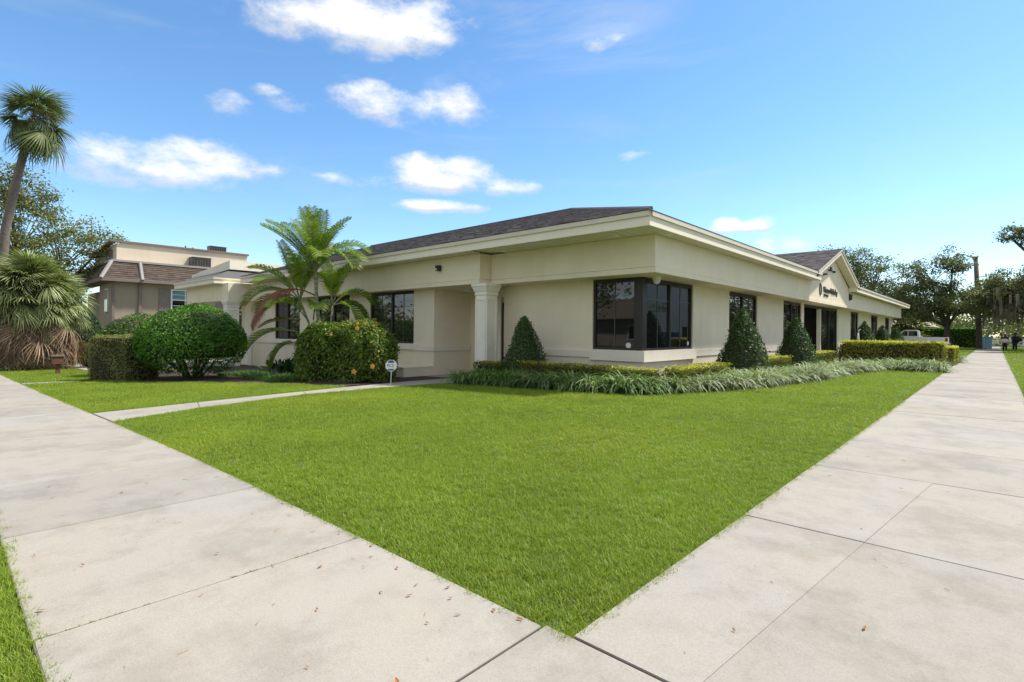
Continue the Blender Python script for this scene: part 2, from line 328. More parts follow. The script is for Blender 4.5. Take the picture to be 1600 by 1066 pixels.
class MB:
    def __init__(s): s.v = []; s.f = []
    def add(s, vs, fs):
        b = len(s.v); s.v += [tuple(v) for v in vs]; s.f += [tuple(i + b for i in f) for f in fs]; return s
    def box(s, x0, x1, y0, y1, z0, z1):
        x0, x1 = sorted((x0, x1)); y0, y1 = sorted((y0, y1)); z0, z1 = sorted((z0, z1))
        return s.add([(x0, y0, z0), (x1, y0, z0), (x1, y1, z0), (x0, y1, z0), (x0, y0, z1), (x1, y0, z1), (x1, y1, z1), (x0, y1, z1)],
                     [(0, 3, 2, 1), (4, 5, 6, 7), (0, 1, 5, 4), (1, 2, 6, 5), (2, 3, 7, 6), (3, 0, 4, 7)])
    def hexa(s, a, b):                    # two quads (4 pts each) joined into a solid
        return s.add(list(a) + list(b), [(0, 3, 2, 1), (4, 5, 6, 7), (0, 1, 5, 4), (1, 2, 6, 5), (2, 3, 7, 6), (3, 0, 4, 7)])
    def prism(s, poly, z0, z1):           # poly of (x,y); z may be callables
        f0 = z0 if callable(z0) else (lambda x, y: z0); f1 = z1 if callable(z1) else (lambda x, y: z1)
        n = len(poly); vs = [(x, y, f0(x, y)) for x, y in poly] + [(x, y, f1(x, y)) for x, y in poly]
        return s.add(vs, [tuple(range(n - 1, -1, -1)), tuple(range(n, 2 * n))] + [(i, (i + 1) % n, n + (i + 1) % n, n + i) for i in range(n)])
    def tube(s, pts, rad, n=8, cap=True):
        pts = [Vector(p) for p in pts]; rings = []
        if isinstance(rad, (int, float)): rad = [rad] * len(pts)
        for i, p in enumerate(pts):
            d = (pts[min(i + 1, len(pts) - 1)] - pts[max(i - 1, 0)])
            if d.length < 1e-9: d = Vector((0, 0, 1))
            d.normalize(); a = d.cross(Vector((0, 0, 1)) if abs(d.z) < .95 else Vector((1, 0, 0))).normalized(); b = d.cross(a)
            rings.append([p + (a * math.cos(2 * math.pi * k / n) + b * math.sin(2 * math.pi * k / n)) * rad[i] for k in range(n)])
        vs = [q for r_ in rings for q in r_]; fs = []
        for i in range(len(pts) - 1):
            for k in range(n): fs.append((i * n + k, i * n + (k + 1) % n, (i + 1) * n + (k + 1) % n, (i + 1) * n + k))
        if cap: fs.append(tuple(range(n - 1, -1, -1))); fs.append(tuple((len(pts) - 1) * n + k for k in range(n)))
        return s.add(vs, fs)
    def lathe(s, c, prof, n=16):          # prof of (r,z)
        vs = []; fs = []
        for r_, z in prof:
            vs += [(c[0] + r_ * math.cos(2 * math.pi * k / n), c[1] + r_ * math.sin(2 * math.pi * k / n), c[2] + z) for k in range(n)]
        for i in range(len(prof) - 1):
            for k in range(n): fs.append((i * n + k, i * n + (k + 1) % n, (i + 1) * n + (k + 1) % n, (i + 1) * n + k))
        fs.append(tuple(range(n - 1, -1, -1))); fs.append(tuple((len(prof) - 1) * n + k for k in range(n)))
        return s.add(vs, fs)
    def sq(s, c, prof):                   # square "lathe": prof of (half width, z)
        vs = []; fs = []
        for r_, z in prof: vs += [(c[0] - r_, c[1] - r_, c[2] + z), (c[0] + r_, c[1] - r_, c[2] + z), (c[0] + r_, c[1] + r_, c[2] + z), (c[0] - r_, c[1] + r_, c[2] + z)]
        for i in range(len(prof) - 1):
            for k in range(4): fs.append((i * 4 + k, i * 4 + (k + 1) % 4, (i + 1) * 4 + (k + 1) % 4, (i + 1) * 4 + k))
        fs.append((3, 2, 1, 0)); fs.append(tuple((len(prof) - 1) * 4 + k for k in range(4)))
        return s.add(vs, fs)
    def build(s, name, mat, parent=None, smooth=False, origin=None): return raw(name, s.v, s.f, mat, parent, smooth, origin)
def part(name, mat, parent, *boxes):
    b = MB()
    for q in boxes: b.box(*q)
    return b.build(name, mat, parent)
def link_copy(o, parent, loc=None, name=None):
    c = o.copy(); C.objects.link(c); c.parent = parent
    if name: c.name = name
    if loc is not None: c.location = loc
    return c
def copy_tree(o, parent=None):
    c = o.copy(); C.objects.link(c); c.parent = parent
    for ch in list(o.children): copy_tree(ch, c)
    return c
def struct(o): o['kind'] = 'structure'; return o

# scatter by geometry nodes: one object, many instanced tufts
def scatter(name, pts, rot, scl, idx, srcs, kind='stuff', parent=None, mat=None):
    me = bpy.data.meshes.new(name); pts = np.asarray(pts, np.float32); n = len(pts)
    me.vertices.add(n); me.vertices.foreach_set('co', pts.ravel())
    for an, ty, da, key in (('rot', 'FLOAT_VECTOR', np.asarray(rot, np.float32).ravel(), 'vector'), ('scl', 'FLOAT', np.asarray(scl, np.float32), 'value'), ('pick', 'INT', np.asarray(idx, np.int32), 'value')):
        me.attributes.new(an, ty, 'POINT').data.foreach_set(key, da)
    me.update()
    o = bpy.data.objects.new(name, me); C.objects.link(o)
    if parent: o.parent = parent; o.location = -root_off(parent)
    o['kind'] = kind
    cl = bpy.data.collections.new(name + '_source')
    for i, s_ in enumerate(srcs): s_.name = '%s_%02d' % (name + '_tuft', i); cl.objects.link(s_)
    ng = bpy.data.node_groups.new(name + '_nodes', 'GeometryNodeTree')
    ng.interface.new_socket('Geometry', in_out='INPUT', socket_type='NodeSocketGeometry'); ng.interface.new_socket('Geometry', in_out='OUTPUT', socket_type='NodeSocketGeometry')
    gi = ng.nodes.new('NodeGroupInput'); go = ng.nodes.new('NodeGroupOutput')
    ci = ng.nodes.new('GeometryNodeCollectionInfo'); ci.inputs[0].default_value = cl; ci.inputs['Separate Children'].default_value = True; ci.inputs['Reset Children'].default_value = True
    ip = ng.nodes.new('GeometryNodeInstanceOnPoints'); ip.inputs['Pick Instance'].default_value = True
    def na(nm, ty):
        a = ng.nodes.new('GeometryNodeInputNamedAttribute'); a.data_type = ty; a.inputs['Name'].default_value = nm; return a.outputs['Attribute']
    L = ng.links.new
    L(gi.outputs[0], ip.inputs['Points']); L(ci.outputs[0], ip.inputs['Instance']); L(na('pick', 'INT'), ip.inputs['Instance Index'])
    L(na('rot', 'FLOAT_VECTOR'), ip.inputs['Rotation']); L(na('scl', 'FLOAT'), ip.inputs['Scale']); L(ip.outputs[0], go.inputs[0])
    md = o.modifiers.new('scatter', 'NODES'); md.node_group = ng
    return o
def tuft_src(blades, mat):
    """blades: list of (n,3) centre lines + widths -> hidden source mesh (not linked to the scene)"""
    V = []; F = []
    for line, w, side in blades:
        b = len(V); n = len(line)
        for p, ww in zip(line, w): V.append(tuple(np.array(p) - np.array(side) * ww)); V.append(tuple(np.array(p) + np.array(side) * ww))
        for i in range(n - 1): F.append((b + 2 * i, b + 2 * i + 1, b + 2 * i + 3, b + 2 * i + 2))
    me = bpy.data.meshes.new('tuft'); me.from_pydata(V, [], F); me.materials.append(M[mat]); me.update()
    return bpy.data.objects.new('tuft', me)

# leaves: rhombus faces at points P facing along normals Nn
def leaf_quads(P, Nn, size, aspect=.5, jitter=.6, hang=0.0):
    n = len(P); Nn = Nn + rng.normal(0, jitter, (n, 3)); Nn /= np.linalg.norm(Nn, axis=1)[:, None] + 1e-9
    t = rng.normal(0, 1, (n, 3)); t[:, 2] -= hang; t -= (t * Nn).sum(1)[:, None] * Nn; t /= np.linalg.norm(t, axis=1)[:, None] + 1e-9
    b = np.cross(Nn, t); s = (size * rng.uniform(.65, 1.35, n))[:, None]
    fold = Nn * s * .12
    V = np.stack([P - t * s * .5, P + b * s * .5 * aspect + fold + t * s * .05, P + t * s * .5, P - b * s * .5 * aspect + fold + t * s * .05], 1).reshape(-1, 3)
    return V, np.arange(n * 4).reshape(n, 4)

# ================================================================== SETTING
def sheet(name, xs, ys, dz, mat):
    xs = np.array(xs, float); ys = np.array(ys, float); nx, ny = len(xs), len(ys)
    X, Y = np.meshgrid(xs, ys); V = np.stack([X.ravel(), Y.ravel(), hz(X.ravel()) + dz], 1)
    i, j = np.meshgrid(np.arange(nx - 1), np.arange(ny - 1)); a = (j * nx + i).ravel()
    return struct(raw(name, V, np.stack([a, a + 1, a + nx + 1, a + nx], 1), mat, origin=(0, 0, 0), smooth=True))
XS = [-1500, -800, -400, -200, -120, -80, -60] + list(range(-50, -2, 2)) + [-2, 0, 2]
sheet('ground', XS + [3, 8, 12, 60, 200, 600, 1500], [-1500, -300, -60, -20, -8, 0, 10, 40, 120, 400, 1500], -.26, 'turf')
sheet('lawn', XS + [3.0], [-1.4, 0, 5, 10, 20, 40, 80, 150, 300], -.02, 'turf')
sheet('road', [3.15, 6, 8.9, 11.8], [-300, -100, -30, -10, 0, 40, 100, 300], -.16, 'asphalt')
sheet('road', XS + [3.1], [-9.5, -6, -1.65], -.164, 'asphalt')
kb = MB(); kb.box(3.0, 3.15, -1.4, 300, -.3, -.005); struct(kb.build('kerb', 'concrete'))
kb = MB()
for a, b in zip(XS[6:-1], XS[7:]): kb.hexa([(a, -1.6, h1(a) - .3), (b, -1.6, h1(b) - .3), (b, -1.4, h1(b) - .3), (a, -1.4, h1(a) - .3)], [(a, -1.6, h1(a) - .006), (b, -1.6, h1(b) - .006), (b, -1.4, h1(b) - .006), (a, -1.4, h1(a) - .006)])
struct(kb.build('kerb', 'concrete'))
# land across both streets
mb = MB(); mb.box(11.9, 400, -300, 300, -.25, -.03); struct(mb.build('far_verge', 'turf'))
mb = MB().prism([(-400, -300), (3, -300), (3, -9.6), (-400, -9.6)], -3, lambda x, y: -.9 if x < -100 else -.05); struct(mb.build('far_verge', 'turf'))
# pavement bed under the slabs (dirt seen in the joints)
sheet('pavement_bed', [-1.42, -.5, .49], [.32, 2, 10, 40, 120, 200], -.012, 'joint')
sheet('pavement_bed', [x for x in XS if x < -2] + [-1.43], [.32, 1.0, 1.96], -.0125, 'joint')

def slab(name, poly, parent, mat='concrete', top=.0, thick=.10, ch=.007):
    """concrete slab with a worn chamfered edge; poly counter-clockwise (x,y)"""
    n = len(poly); cx = sum(p[0] for p in poly) / n; cy = sum(p[1] for p in poly) / n
    def ins(p, d):
        v = Vector((cx - p[0], cy - p[1])); L = v.length; v /= L
        return (p[0] + v.x * d * 1.41, p[1] + v.y * d * 1.41)
    tilt = random.uniform(-.003, .003)
    rings = [[(x, y, h1(x) + top - thick) for x, y in poly], [(x, y, h1(x) + top - ch) for x, y in poly],
             [(*ins(p, ch), h1(p[0]) + top + tilt) for p in poly]]
    vs = [v for r_ in rings for v in r_]; fs = [tuple(range(n - 1, -1, -1)), tuple(range(2 * n, 3 * n))]
    for k in range(2):
        for i in range(n): fs.append((k * n + i, k * n + (i + 1) % n, (k + 1) * n + (i + 1) % n, (k + 1) * n + i))
    return raw(name, vs, fs, mat, parent)
def setting_root(name, loc=(0, 0, 0)):
    o = bpy.data.objects.new(name, None); C.objects.link(o); o.location = loc; o['kind'] = 'structure'; return o
pv = setting_root('sidewalk')
g_ = .006
xl, xr = -1.43, .50
ys = [2.0, 4.25, 6.4, 8.3] + [8.3 + 1.85 * k for k in range(1, 48)]
for k, (a, b) in enumerate(zip(ys[:-1], ys[1:])):
    if k < 2:
        xm = -.80 + .1 * (a - 2.68) ; xm2 = -.80 + .1 * (b - 2.68)
        slab('slab', [(xl, a + g_), (xm - .0012, a + g_), (xm2 - .0012, b - g_), (xl, b - g_)], pv, ch=.0012)
        slab('slab', [(xm + .0012, a + g_), (xr, a + g_), (xr, b - g_), (xm2 + .0012, b - g_)], pv, ch=.0012)
    else: slab('slab', [(xl, a + g_ * .7), (xr, a + g_ * .7), (xr, b - g_ * .7), (xl, b - g_ * .7)], pv)
slab('slab', [(-1.59 + g_, .3), (xr, .3), (xr, 2.0 - g_), (-1.59 + g_, 1.99)], pv)
slab('slab', [(-1.0, -1.38), (xr, -1.38), (xr, .3 - g_), (-1.0, .3 - g_)], pv)
slab('slab', [(xr + g_, .3), (2.95, .3), (2.95, 2.0), (xr + g_, 2.0)], pv)
lx = [-1.59, -3.2, -4.95, -6.6, -8.25, -9.9, -11.5] + [-11.5 - 1.65 * k for k in range(1, 24)]
for a, b in zip(lx[:-1], lx[1:]): slab('slab', [(b + .008, .3), (a - .008, .3), (a - .008, 1.97), (b + .008, 1.97)], pv)
# front walk from the left pavement to the porch
wl = [(-12.5, 2.0), (-12.95, 3.9), (-13.55, 6.6), (-13.95, 9.0), (-14.1, 10.4)]
wr = [(-10.9, 2.0), (-11.8, 3.6), (-12.75, 6.3), (-12.75, 9.0), (-12.6, 10.4)]
fwk = setting_root('front_walk')
for i in range(4):
    slab('slab', [wl[i], (wr[i][0], wr[i][1]), (wr[i + 1][0], wr[i + 1][1] - .01), (wl[i + 1][0], wl[i + 1][1] - .01)], fwk, 'concrete', .002)
slab('slab', [(-15.78, 10.4), (-12.4, 10.4), (-12.3, 12.3), (-15.78, 12.3)], fwk, 'concrete_dark', .004)
slab('slab', [(-15.78, 12.32), (-12.3, 12.32), (-12.3, 14.7), (-15.78, 14.7)], fwk, 'concrete_dark', .01)
sw = setting_root('side_walk')
for i in range(1): slab('slab', [(-25.0, 2.0 + i * 1.5), (-24.3, 2.0 + i * 1.5), (-24.3, 3.49 + i * 1.5), (-25.0, 3.49 + i * 1.5)], sw, 'concrete', .002)
# driveway of the neighbour
mb = MB()
for a, b in ((-44, -40), (-40, -36.5), (-36.5, -33.5)): mb.add([(a, 5.2, h1(a) + .01), (b, 5.2, h1(b) + .01), (b, 40, h1(b) + .01), (a, 40, h1(a) + .01)], [(0, 1, 2, 3)])
struct(mb.build('driveway', 'concrete'))
# planting beds
bedA = [(-12.25, 10.6), (-9.7, 10.72), (-7.6, 10.75), (-6.15, 11.05), (-5.25, 12.5), (-4.5, 14.9), (-3.98, 18.7), (-3.8, 22.5), (-3.2, 25.6), (-1.48, 25.3)]
poly = bedA + [(-1.48, 36.5), (-3, 36.5), (-3.2, 29.5), (-7.4, 29.5), (-7.4, 13.7), (-12.3, 13.6)]
def patch(name, poly, dz, mat):
    return struct(raw(name, [(x, y, h1(x) + dz) for x, y in poly], [tuple(range(len(poly)))], mat, origin=(0, 0, 0)))
patch('planting_bed', poly, .004, 'soil')
patch('planting_bed', [(-25.2, 3.7), (-22.0, 4.8), (-19.3, 6.4), (-16.2, 7.75), (-14.15, 8.2), (-14.1, 12.3), (-34, 12.5), (-32, 9), (-27, 5.5)], .004, 'soil')
# paved entry walk on the long side
patch('entry_walk', [(-7.4, 29.6), (-1.46, 29.6), (-1.46, 33.5), (-7.4, 33.5)], .008, 'concrete')

# ================================================================== OFFICE BUILDING
B = thing('office_building', 'long single-storey cream stucco office with dark shingle hip roof and gabled side entry', 'building', (-15, 14, -.4))
ZB, ZS, ZE, ZT = 3.01, 4.03, 4.26, 4.385
FY, FX = 11.74, -6.23
b = MB()
# --- walls
def wall_x(b, y0, y1, x0, x1, z0, z1, ops):     # wall along X with openings (xa,xb,za)
    cur = x0
    for xa, xb, za in sorted(ops):
        if xa > cur: b.box(cur, xa, y0, y1, z0, z1)
        b.box(xa, xb, y0, y1, z0, za); cur = xb
    if cur < x1: b.box(cur, x1, y0, y1, z0, z1)
def wall_y(b, x0, x1, y0, y1, z0, z1, ops):
    cur = y0
    for ya, yb, za in sorted(ops):
        if ya > cur: b.box(x0, x1, cur, ya, z0, z1)
        if za > z0: b.box(x0, x1, ya, yb, z0, za)
        cur = yb
    if cur < y1: b.box(x0, x1, cur, y1, z0, z1)
b = MB(); wall_x(b, 13.65, 13.9, -12.9, -7.43, -1, ZB, [(-9.15, -7.43, .88)]); b.build('wall', 'stucco', B)
b = MB(); wall_x(b, 12.83, 13.08, -34.0, -15.8, -1.6, ZB, [(-29.8, -26.8, .88), (-24.9, -21.9, .88), (-20.2, -17.06, .88)]); b.build('wall', 'stucco', B)
b = MB(); wall_y(b, -7.68, -7.43, 13.9, 30.86, -.5, ZB, [(13.9, 17.05, .88), (20.27, 23.47, .88), (27.2, 30.35, .88)]); b.build('wall', 'stucco', B)
b = MB(); wall_y(b, -7.68, -7.43, 38.8, 62.3, -.5, ZB, [(43.0, 45.8, .88), (51.2, 54.4, .88), (58.7, 61.2, .88)]); b.build('wall', 'stucco', B)
part('wall', 'stucco', B, (-16.05, -15.8, 13.08, 14.73, -1, ZB), (-15.8, -12.9, 14.73, 14.9, -1, ZB), (-12.9, -12.65, 13.9, 14.73, -1, ZB))
part('wall', 'stucco', B, (-34.2, -7.7, 62.0, 62.3, -.5, ZB)); part('wall', 'stucco', B, (-34.2, -34.0, 12.83, 61.99, -1.6, ZB))
for q_ in ((-9.4, -9.2, 30.86, 38.8, -.5, ZB), (-9.2, -7.69, 30.6, 30.84, -.5, ZB), (-9.2, -7.69, 38.82, 39.0, -.5, ZB)): part('wall', 'stucco', B, q_)
# --- bands (deep beam under the eave) with a proud lower trim
def bandx(x0, x1, y0, y1): part('band', 'stucco', B, (x0, x1, y0, y1, ZB + .16, ZS)); part('band_trim', 'stucco', B, (x0, x1, y0 - .03, y1, ZB, ZB + .148))
bandx(-31.9, -12.82, 12.36, 14.9)
part('band', 'stucco', B, (-12.80, -7.7, 12.88, 14.3, ZB + .16, ZS)); part('band_trim', 'stucco', B, (-12.80, -7.7, 12.85, 14.3, ZB, ZB + .148))
part('band', 'stucco', B, (-7.7, -6.67, 12.88, 62.5, ZB + .16, ZS)); part('band_trim', 'stucco', B, (-7.7, -6.64, 12.85, 62.51, ZB, ZB + .148))
# control joints in the band
part('control_joint', 'trim2', B, (-22.02, -22.0, 12.355, 12.37, ZB + .16, ZS)); part('control_joint', 'trim2', B, (-6.675, -6.667, 26.5, 26.52, ZB + .16, ZS))
# --- moulding and plinth
def mouldx(x0, x1, y): part('moulding', 'sill', B, (x0, x1, y - .05, y, .63, .84))
mouldx(-34, -15.8 + .05, 12.83); part('moulding', 'sill', B, (-15.8, -15.75, 12.83, 14.7, .63, .84))
part('moulding', 'sill', B, (-12.6, -9.2, 13.60, 13.65, .63, .84))
part('moulding', 'sill', B, (-7.43, -7.40, 17.05, 30.8, .63, .84)); part('moulding', 'sill', B, (-7.43, -7.40, 38.9, 62.3, .63, .84))
part('window_ledge', 'sill', B, (-9.2, -7.33, 13.55, 13.649, .56, .875), (-7.429, -7.33, 13.649, 17.1, .56, .875))
for xa, xb in ((-29.8, -26.8), (-24.9, -21.9), (-20.2, -17.06)): part('window_ledge', 'sill', B, (xa - .1, xb + .1, 12.72, 12.829, .66, .885))
part('plinth', 'stucco', B, (-19.6, -15.803, 11.45, 12.83, -1.0, .02), (-19.6, -15.79, 11.43, 12.8, .021, .06))
# --- windows
def window(axis, plane, a0, a1, z0, z1, npane, out, fr=.07, vm=True, sub=True, corner=None):
    """axis 'x': window along X in plane y=plane facing -Y; axis 'y': along Y in plane x=plane facing +X"""
    def bx(a, bb, d0, d1, z, zz):
        return (a, bb, plane + d0, plane + d1, z, zz) if axis == 'x' else (plane - d1, plane - d0, a, bb, z, zz)
    f = part('window', 'bronze', B, bx(a0, a0 + fr, .05, .17, z0, z1), bx(a1 - fr, a1, .05, .17, z0, z1), bx(a0 + fr, a1 - fr, .05, .17, z0, z0 + fr), bx(a0 + fr, a1 - fr, .05, .17, z1 - fr * 1.6, z1))
    w = (a1 - a0 - 2 * fr) / npane
    for k in range(npane):
        p0 = a0 + fr + k * w; p1 = p0 + w
        if k: part('mullion', 'bronze', f, bx(p0 - .045, p0 + .045, .045, .165, z0 + fr, z1 - fr * 1.6)); p0 += .045
        if k < npane - 1: p1 -= .045
        part('pane', 'glass', f, bx(p0, p1, .10, .115, z0 + fr, z1 - fr * 1.6))
        zt = z1 - (z1 - z0) * .29
        if sub:
            part('muntin', 'muntin', f, bx(p0, p1, .088, .099, zt - .009, zt + .009))
            c = (p0 + p1) / 2; part('muntin', 'muntin', f, bx(c - .009, c + .009, .085, .0985, z0 + fr, z1 - fr * 1.6))
    return f
ZW = 3.0
window('x', 13.65, -9.15, -7.68, .88, ZW, 1, -1)
window('y', -7.43, 13.9, 17.05, .88, ZW, 2, 1)
part('corner_post', 'bronze', B, (-7.68, -7.45, 13.67, 13.9, .88, ZW))
for xa, xb in ((-29.8, -26.8), (-24.9, -21.9), (-20.2, -17.06)): window('x', 12.83, xa, xb, .88, ZW, 2, -1)
for ya, yb in ((20.27, 23.47), (27.2, 30.35), (43.0, 45.8), (51.2, 54.4), (58.7, 61.2)): window('y', -7.43, ya, yb, .88, ZW, 2, 1)
# side entry: dark vestibule and storefront glazing
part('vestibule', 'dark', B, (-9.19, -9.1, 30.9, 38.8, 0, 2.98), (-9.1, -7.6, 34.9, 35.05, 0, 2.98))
part('storefront_header', 'bronze', B, (-7.7, -7.45, 30.9, 38.78, 2.86, 2.99), (-7.66, -7.5, 34.6, 34.78, 0, 2.86))
sf = part('storefront', 'bronze', B, (-7.6, -7.46, 34.78, 34.86, 0, 2.86), (-7.6, -7.46, 36.7, 36.8, 0, 2.86), (-7.6, -7.46, 38.68, 38.78, 0, 2.86), (-7.6, -7.46, 34.86, 38.68, 0, .1))
part('pane', 'glass', sf, (-7.54, -7.52, 34.87, 36.69, .1, 2.86)); part('pane', 'glass', sf, (-7.54, -7.52, 36.81, 38.67, .1, 2.86))
part('post', 'column', B, (-7.64, -7.44, 34.45, 34.59, 0, 2.86))
# porch door in the alcove
dr = part('door', 'bronze', B, (-13.95, -12.95, 14.66, 14.72, -.2, 2.5)); part('pane', 'glass', dr, (-13.8, -13.1, 14.645, 14.655, .1, 2.3)); part('handle', 'chrome', dr, (-13.75, -13.72, 14.60, 14.64, .8, 1.2))
part('door_frame', 'column', B, (-14.1, -13.96, 14.6, 14.729, -.2, 2.7))
# --- columns
def column(cx, cy, zb, zt, hw):
    c = MB().sq((cx, cy, zb), [(hw, .0), (hw, zt - zb)]).build('column', 'column', B)
    MB().sq((cx, cy, zb), [(hw + .07, 0), (hw + .07, .14), (hw + .03, .19), (hw + .03, .24), (hw + .004, .28)]).build('base', 'column', c)
    MB().sq((cx, cy, zt), [(hw + .004, -.40), (hw + .025, -.38), (hw + .025, -.33), (hw + .01, -.31), (hw + .05, -.22), (hw + .09, -.10), (hw + .11, -.09), (hw + .11, -.003)]).build('capital', 'column', c)
    z0, z1, w, e = zb + .42, zt - .5, hw - .05, .028
    for ax in range(4):                       # raised frame of the shaft panels
        pb = MB()
        for (a0, a1, q0, q1) in ((-w - .04, -w + .035, z0, z1), (w - .035, w + .04, z0, z1), (-w + .035, w - .035, z0, z0 + .06), (-w + .035, w - .035, z1 - .06, z1)):
            if ax == 0: pb.box(cx + a0, cx + a1, cy - hw - e, cy - hw, q0, q1)
            elif ax == 1: pb.box(cx + hw, cx + hw + e, cy + a0, cy + a1, q0, q1)
            elif ax == 2: pb.box(cx + a0, cx + a1, cy + hw, cy + hw + e, q0, q1)
            else: pb.box(cx - hw - e, cx - hw, cy + a0, cy + a1, q0, q1)
        pb.build('panel_frame', 'column', c)
    return c
column(-12.84, 12.70, -.22, ZB, .26)
column(-32.4, 11.45, h1(-32.4), ZB + .02, .30)
column(-38.6, 11.45, h1(-38.6), ZB + .02, .30)
# --- fascia, drip edge, soffit
def eave_x(x0, x1, y):
    part('fascia', 'trim', B, (x0, x1, y, y + .06, ZS, ZE)); part('drip_edge', 'trim2', B, (x0, x1, y - .045, y + .06, ZE + .003, ZT))
def eave_y(y0, y1, x):
    part('fascia', 'trim', B, (x - .06, x, y0, y1, ZS, ZE)); part('drip_edge', 'trim2', B, (x - .06, x + .045, y0, y1, ZE + .003, ZT))
eave_x(-31.9, -6.23, FY); eave_y(FY + .061, 29.0, FX); eave_y(38.0, 64.8, FX)
part('fascia', 'trim', B, (-23.4, -6.29, 64.74, 64.8, ZS, ZE)); part('drip_edge', 'trim2', B, (-23.4, -6.29, 64.74, 64.845, ZE + .003, ZT))
part('fascia_joint', 'trim2', B, (-21.2, -21.19, FY - .003, FY, ZS, ZE))
sf_ = part('soffit', 'soffit', B, (-8, -6.29, 38.0, 64.7, ZS + .06, ZS + .07)); sf_ = part('soffit', 'soffit', B, (-31.9, -6.29, FY + .06, 14.5, ZS + .06, ZS + .07), (-8, -6.29, 14.5, 29.0, ZS + .06, ZS + .07))
bd = part('soffit_board', 'soffit', sf_, (-6.555, -6.295, FY + .065, 12.875, ZS + .004, ZS + .03))
for k in range(1, 20): link_copy(bd, sf_, bd.location + Vector((-.292 * k, 0, 0)))
bd2 = part('soffit_board', 'soffit', sf_, (-13.09, -12.83, FY + .065, 12.355, ZS + .004, ZS + .03))
for k in range(1, 64): link_copy(bd2, sf_, bd2.location + Vector((-.292 * k, 0, 0)))
bd3 = part('soffit_board', 'soffit', sf_, (-6.665, -6.295, 12.89, 13.15, ZS + .004, ZS + .03))
for k in range(1, 55): link_copy(bd3, sf_, bd3.location + Vector((0, .292 * k, 0)))
# --- roof
P_ = .327
deck = MB()
z0 = ZT + .012
ex, ey = FX + .06, FY - .06
def zr(d): return z0 + P_ * d
rd = 8.6
deck.add([(ex, ey, z0), (-31.9, ey, z0), (-31.9, ey + rd, zr(rd)), (ex - rd, ey + rd, zr(rd))], [(0, 3, 2, 1)])
deck.add([(ex, ey, z0), (ex - rd, ey + rd, zr(rd)), (ex - rd, 64.9 - rd, zr(rd)), (ex, 64.9, z0), (ex, 38.7, z0), (ex - (6.08 - z0) / P_, 33.4, 6.08), (ex, 28.1, z0)], [(0, 6, 5, 4, 3, 2, 1)])
deck.add([(ex, 64.9, z0), (ex - rd, 64.9 - rd, zr(rd)), (ex - 2 * rd, 64.9, z0)], [(0, 2, 1)])
deck.add([(ex - rd, ey + rd, zr(rd)), (-31.9, ey + rd, zr(rd)), (-31.9, ey + 2 * rd, z0), (ex - 2 * rd, ey + 2 * rd, z0)], [(0, 3, 2, 1)])
deck.add([(ex - rd, ey + rd, zr(rd)), (ex - 2 * rd, ey + 2 * rd, z0), (ex - 2 * rd, 64.9, z0), (ex - rd, 64.9 - rd, zr(rd))], [(0, 3, 2, 1)])
deck.add([(-31.9, ey, z0), (-31.9, ey + 2 * rd, z0), (-31.9, ey + rd, zr(rd))], [(0, 2, 1)])
roof = deck.build('roof', 'shingle', B)
def shingles(name, parent, mat, O, A, Sv, length, inside, course=.15, tab=.31, lift=.016):
    """courses of shingle tabs on the plane O + a*A + s*Sv; inside(a0,a1,s) says whether a tab lies on the roof"""
    O, A, Sv = Vector(O), Vector(A).normalized(), Vector(Sv).normalized(); n = A.cross(Sv).normalized()
    if n.z < 0: n = -n
    V = []; F = []; ns = int(length / course)
    for k in range(ns):
        s = k * course; off = random.uniform(0, tab)
        lo, hi = inside(s)
        a = lo - off
        while a < hi:
            w = tab * random.uniform(.75, 1.15); a0 = max(a, lo); a1 = min(a + w - .006, hi); a += w
            if a1 - a0 < .03: continue
            l = lift * random.uniform(.6, 1.5); e = random.uniform(-.006, .006)
            p = [O + A * a0 + Sv * (s + e) + n * (.004), O + A * a1 + Sv * (s + e) + n * .004, O + A * a1 + Sv * (s + e) + n * l, O + A * a0 + Sv * (s + e) + n * l,
                 O + A * a1 + Sv * (s + course * 1.02) + n * .005, O + A * a0 + Sv * (s + course * 1.02) + n * .005]
            b_ = len(V); V += [tuple(q) for q in p]; F += [(b_, b_ + 1, b_ + 2, b_ + 3), (b_ + 3, b_ + 2, b_ + 4, b_ + 5)]
    o = raw(name, V, np.array(F), mat, parent); o['kind'] = 'stuff'; return o
cs = math.cos(math.atan(P_))
shingles('shingle_courses', roof, 'shingle', (ex, ey, z0), (-1, 0, 0), (0, 1, P_), rd / cs, lambda s: (s * cs, 31.9 + ex), .17, .40)
ridge = MB().tube([(ex, ey, z0 + .02), (ex - rd, ey + rd, zr(rd) + .02)], .06, 6).tube([(ex - rd, ey + rd, zr(rd) + .015), (-31.9, ey + rd, zr(rd) + .015)], .06, 6).build('ridge_cap', 'shingle', roof)
# --- gable over the side entry
GY, GZ, GH = 33.4, 6.02, 5.3
gx = ex - (GZ + .06 - z0) / P_
g = MB()
g.add([(ex, GY, GZ + .06), (gx, GY, GZ + .06), (ex, GY - GH, z0 + .006)], [(0, 1, 2)])
g.add([(ex, GY, GZ + .06), (ex, GY + GH, z0 + .006), (gx, GY, GZ + .06)], [(0, 1, 2)])
gr = g.build('gable_roof', 'shingle', B)
gsl = Vector((0, GH, GZ + .06 - z0)); gl = gsl.length
shingles('shingle_courses', gr, 'shingle', (ex, GY - GH, z0 + .006), (-1, 0, 0), tuple(gsl), gl, lambda s: (0, max(.05, (s / gl) * (ex - gx))))
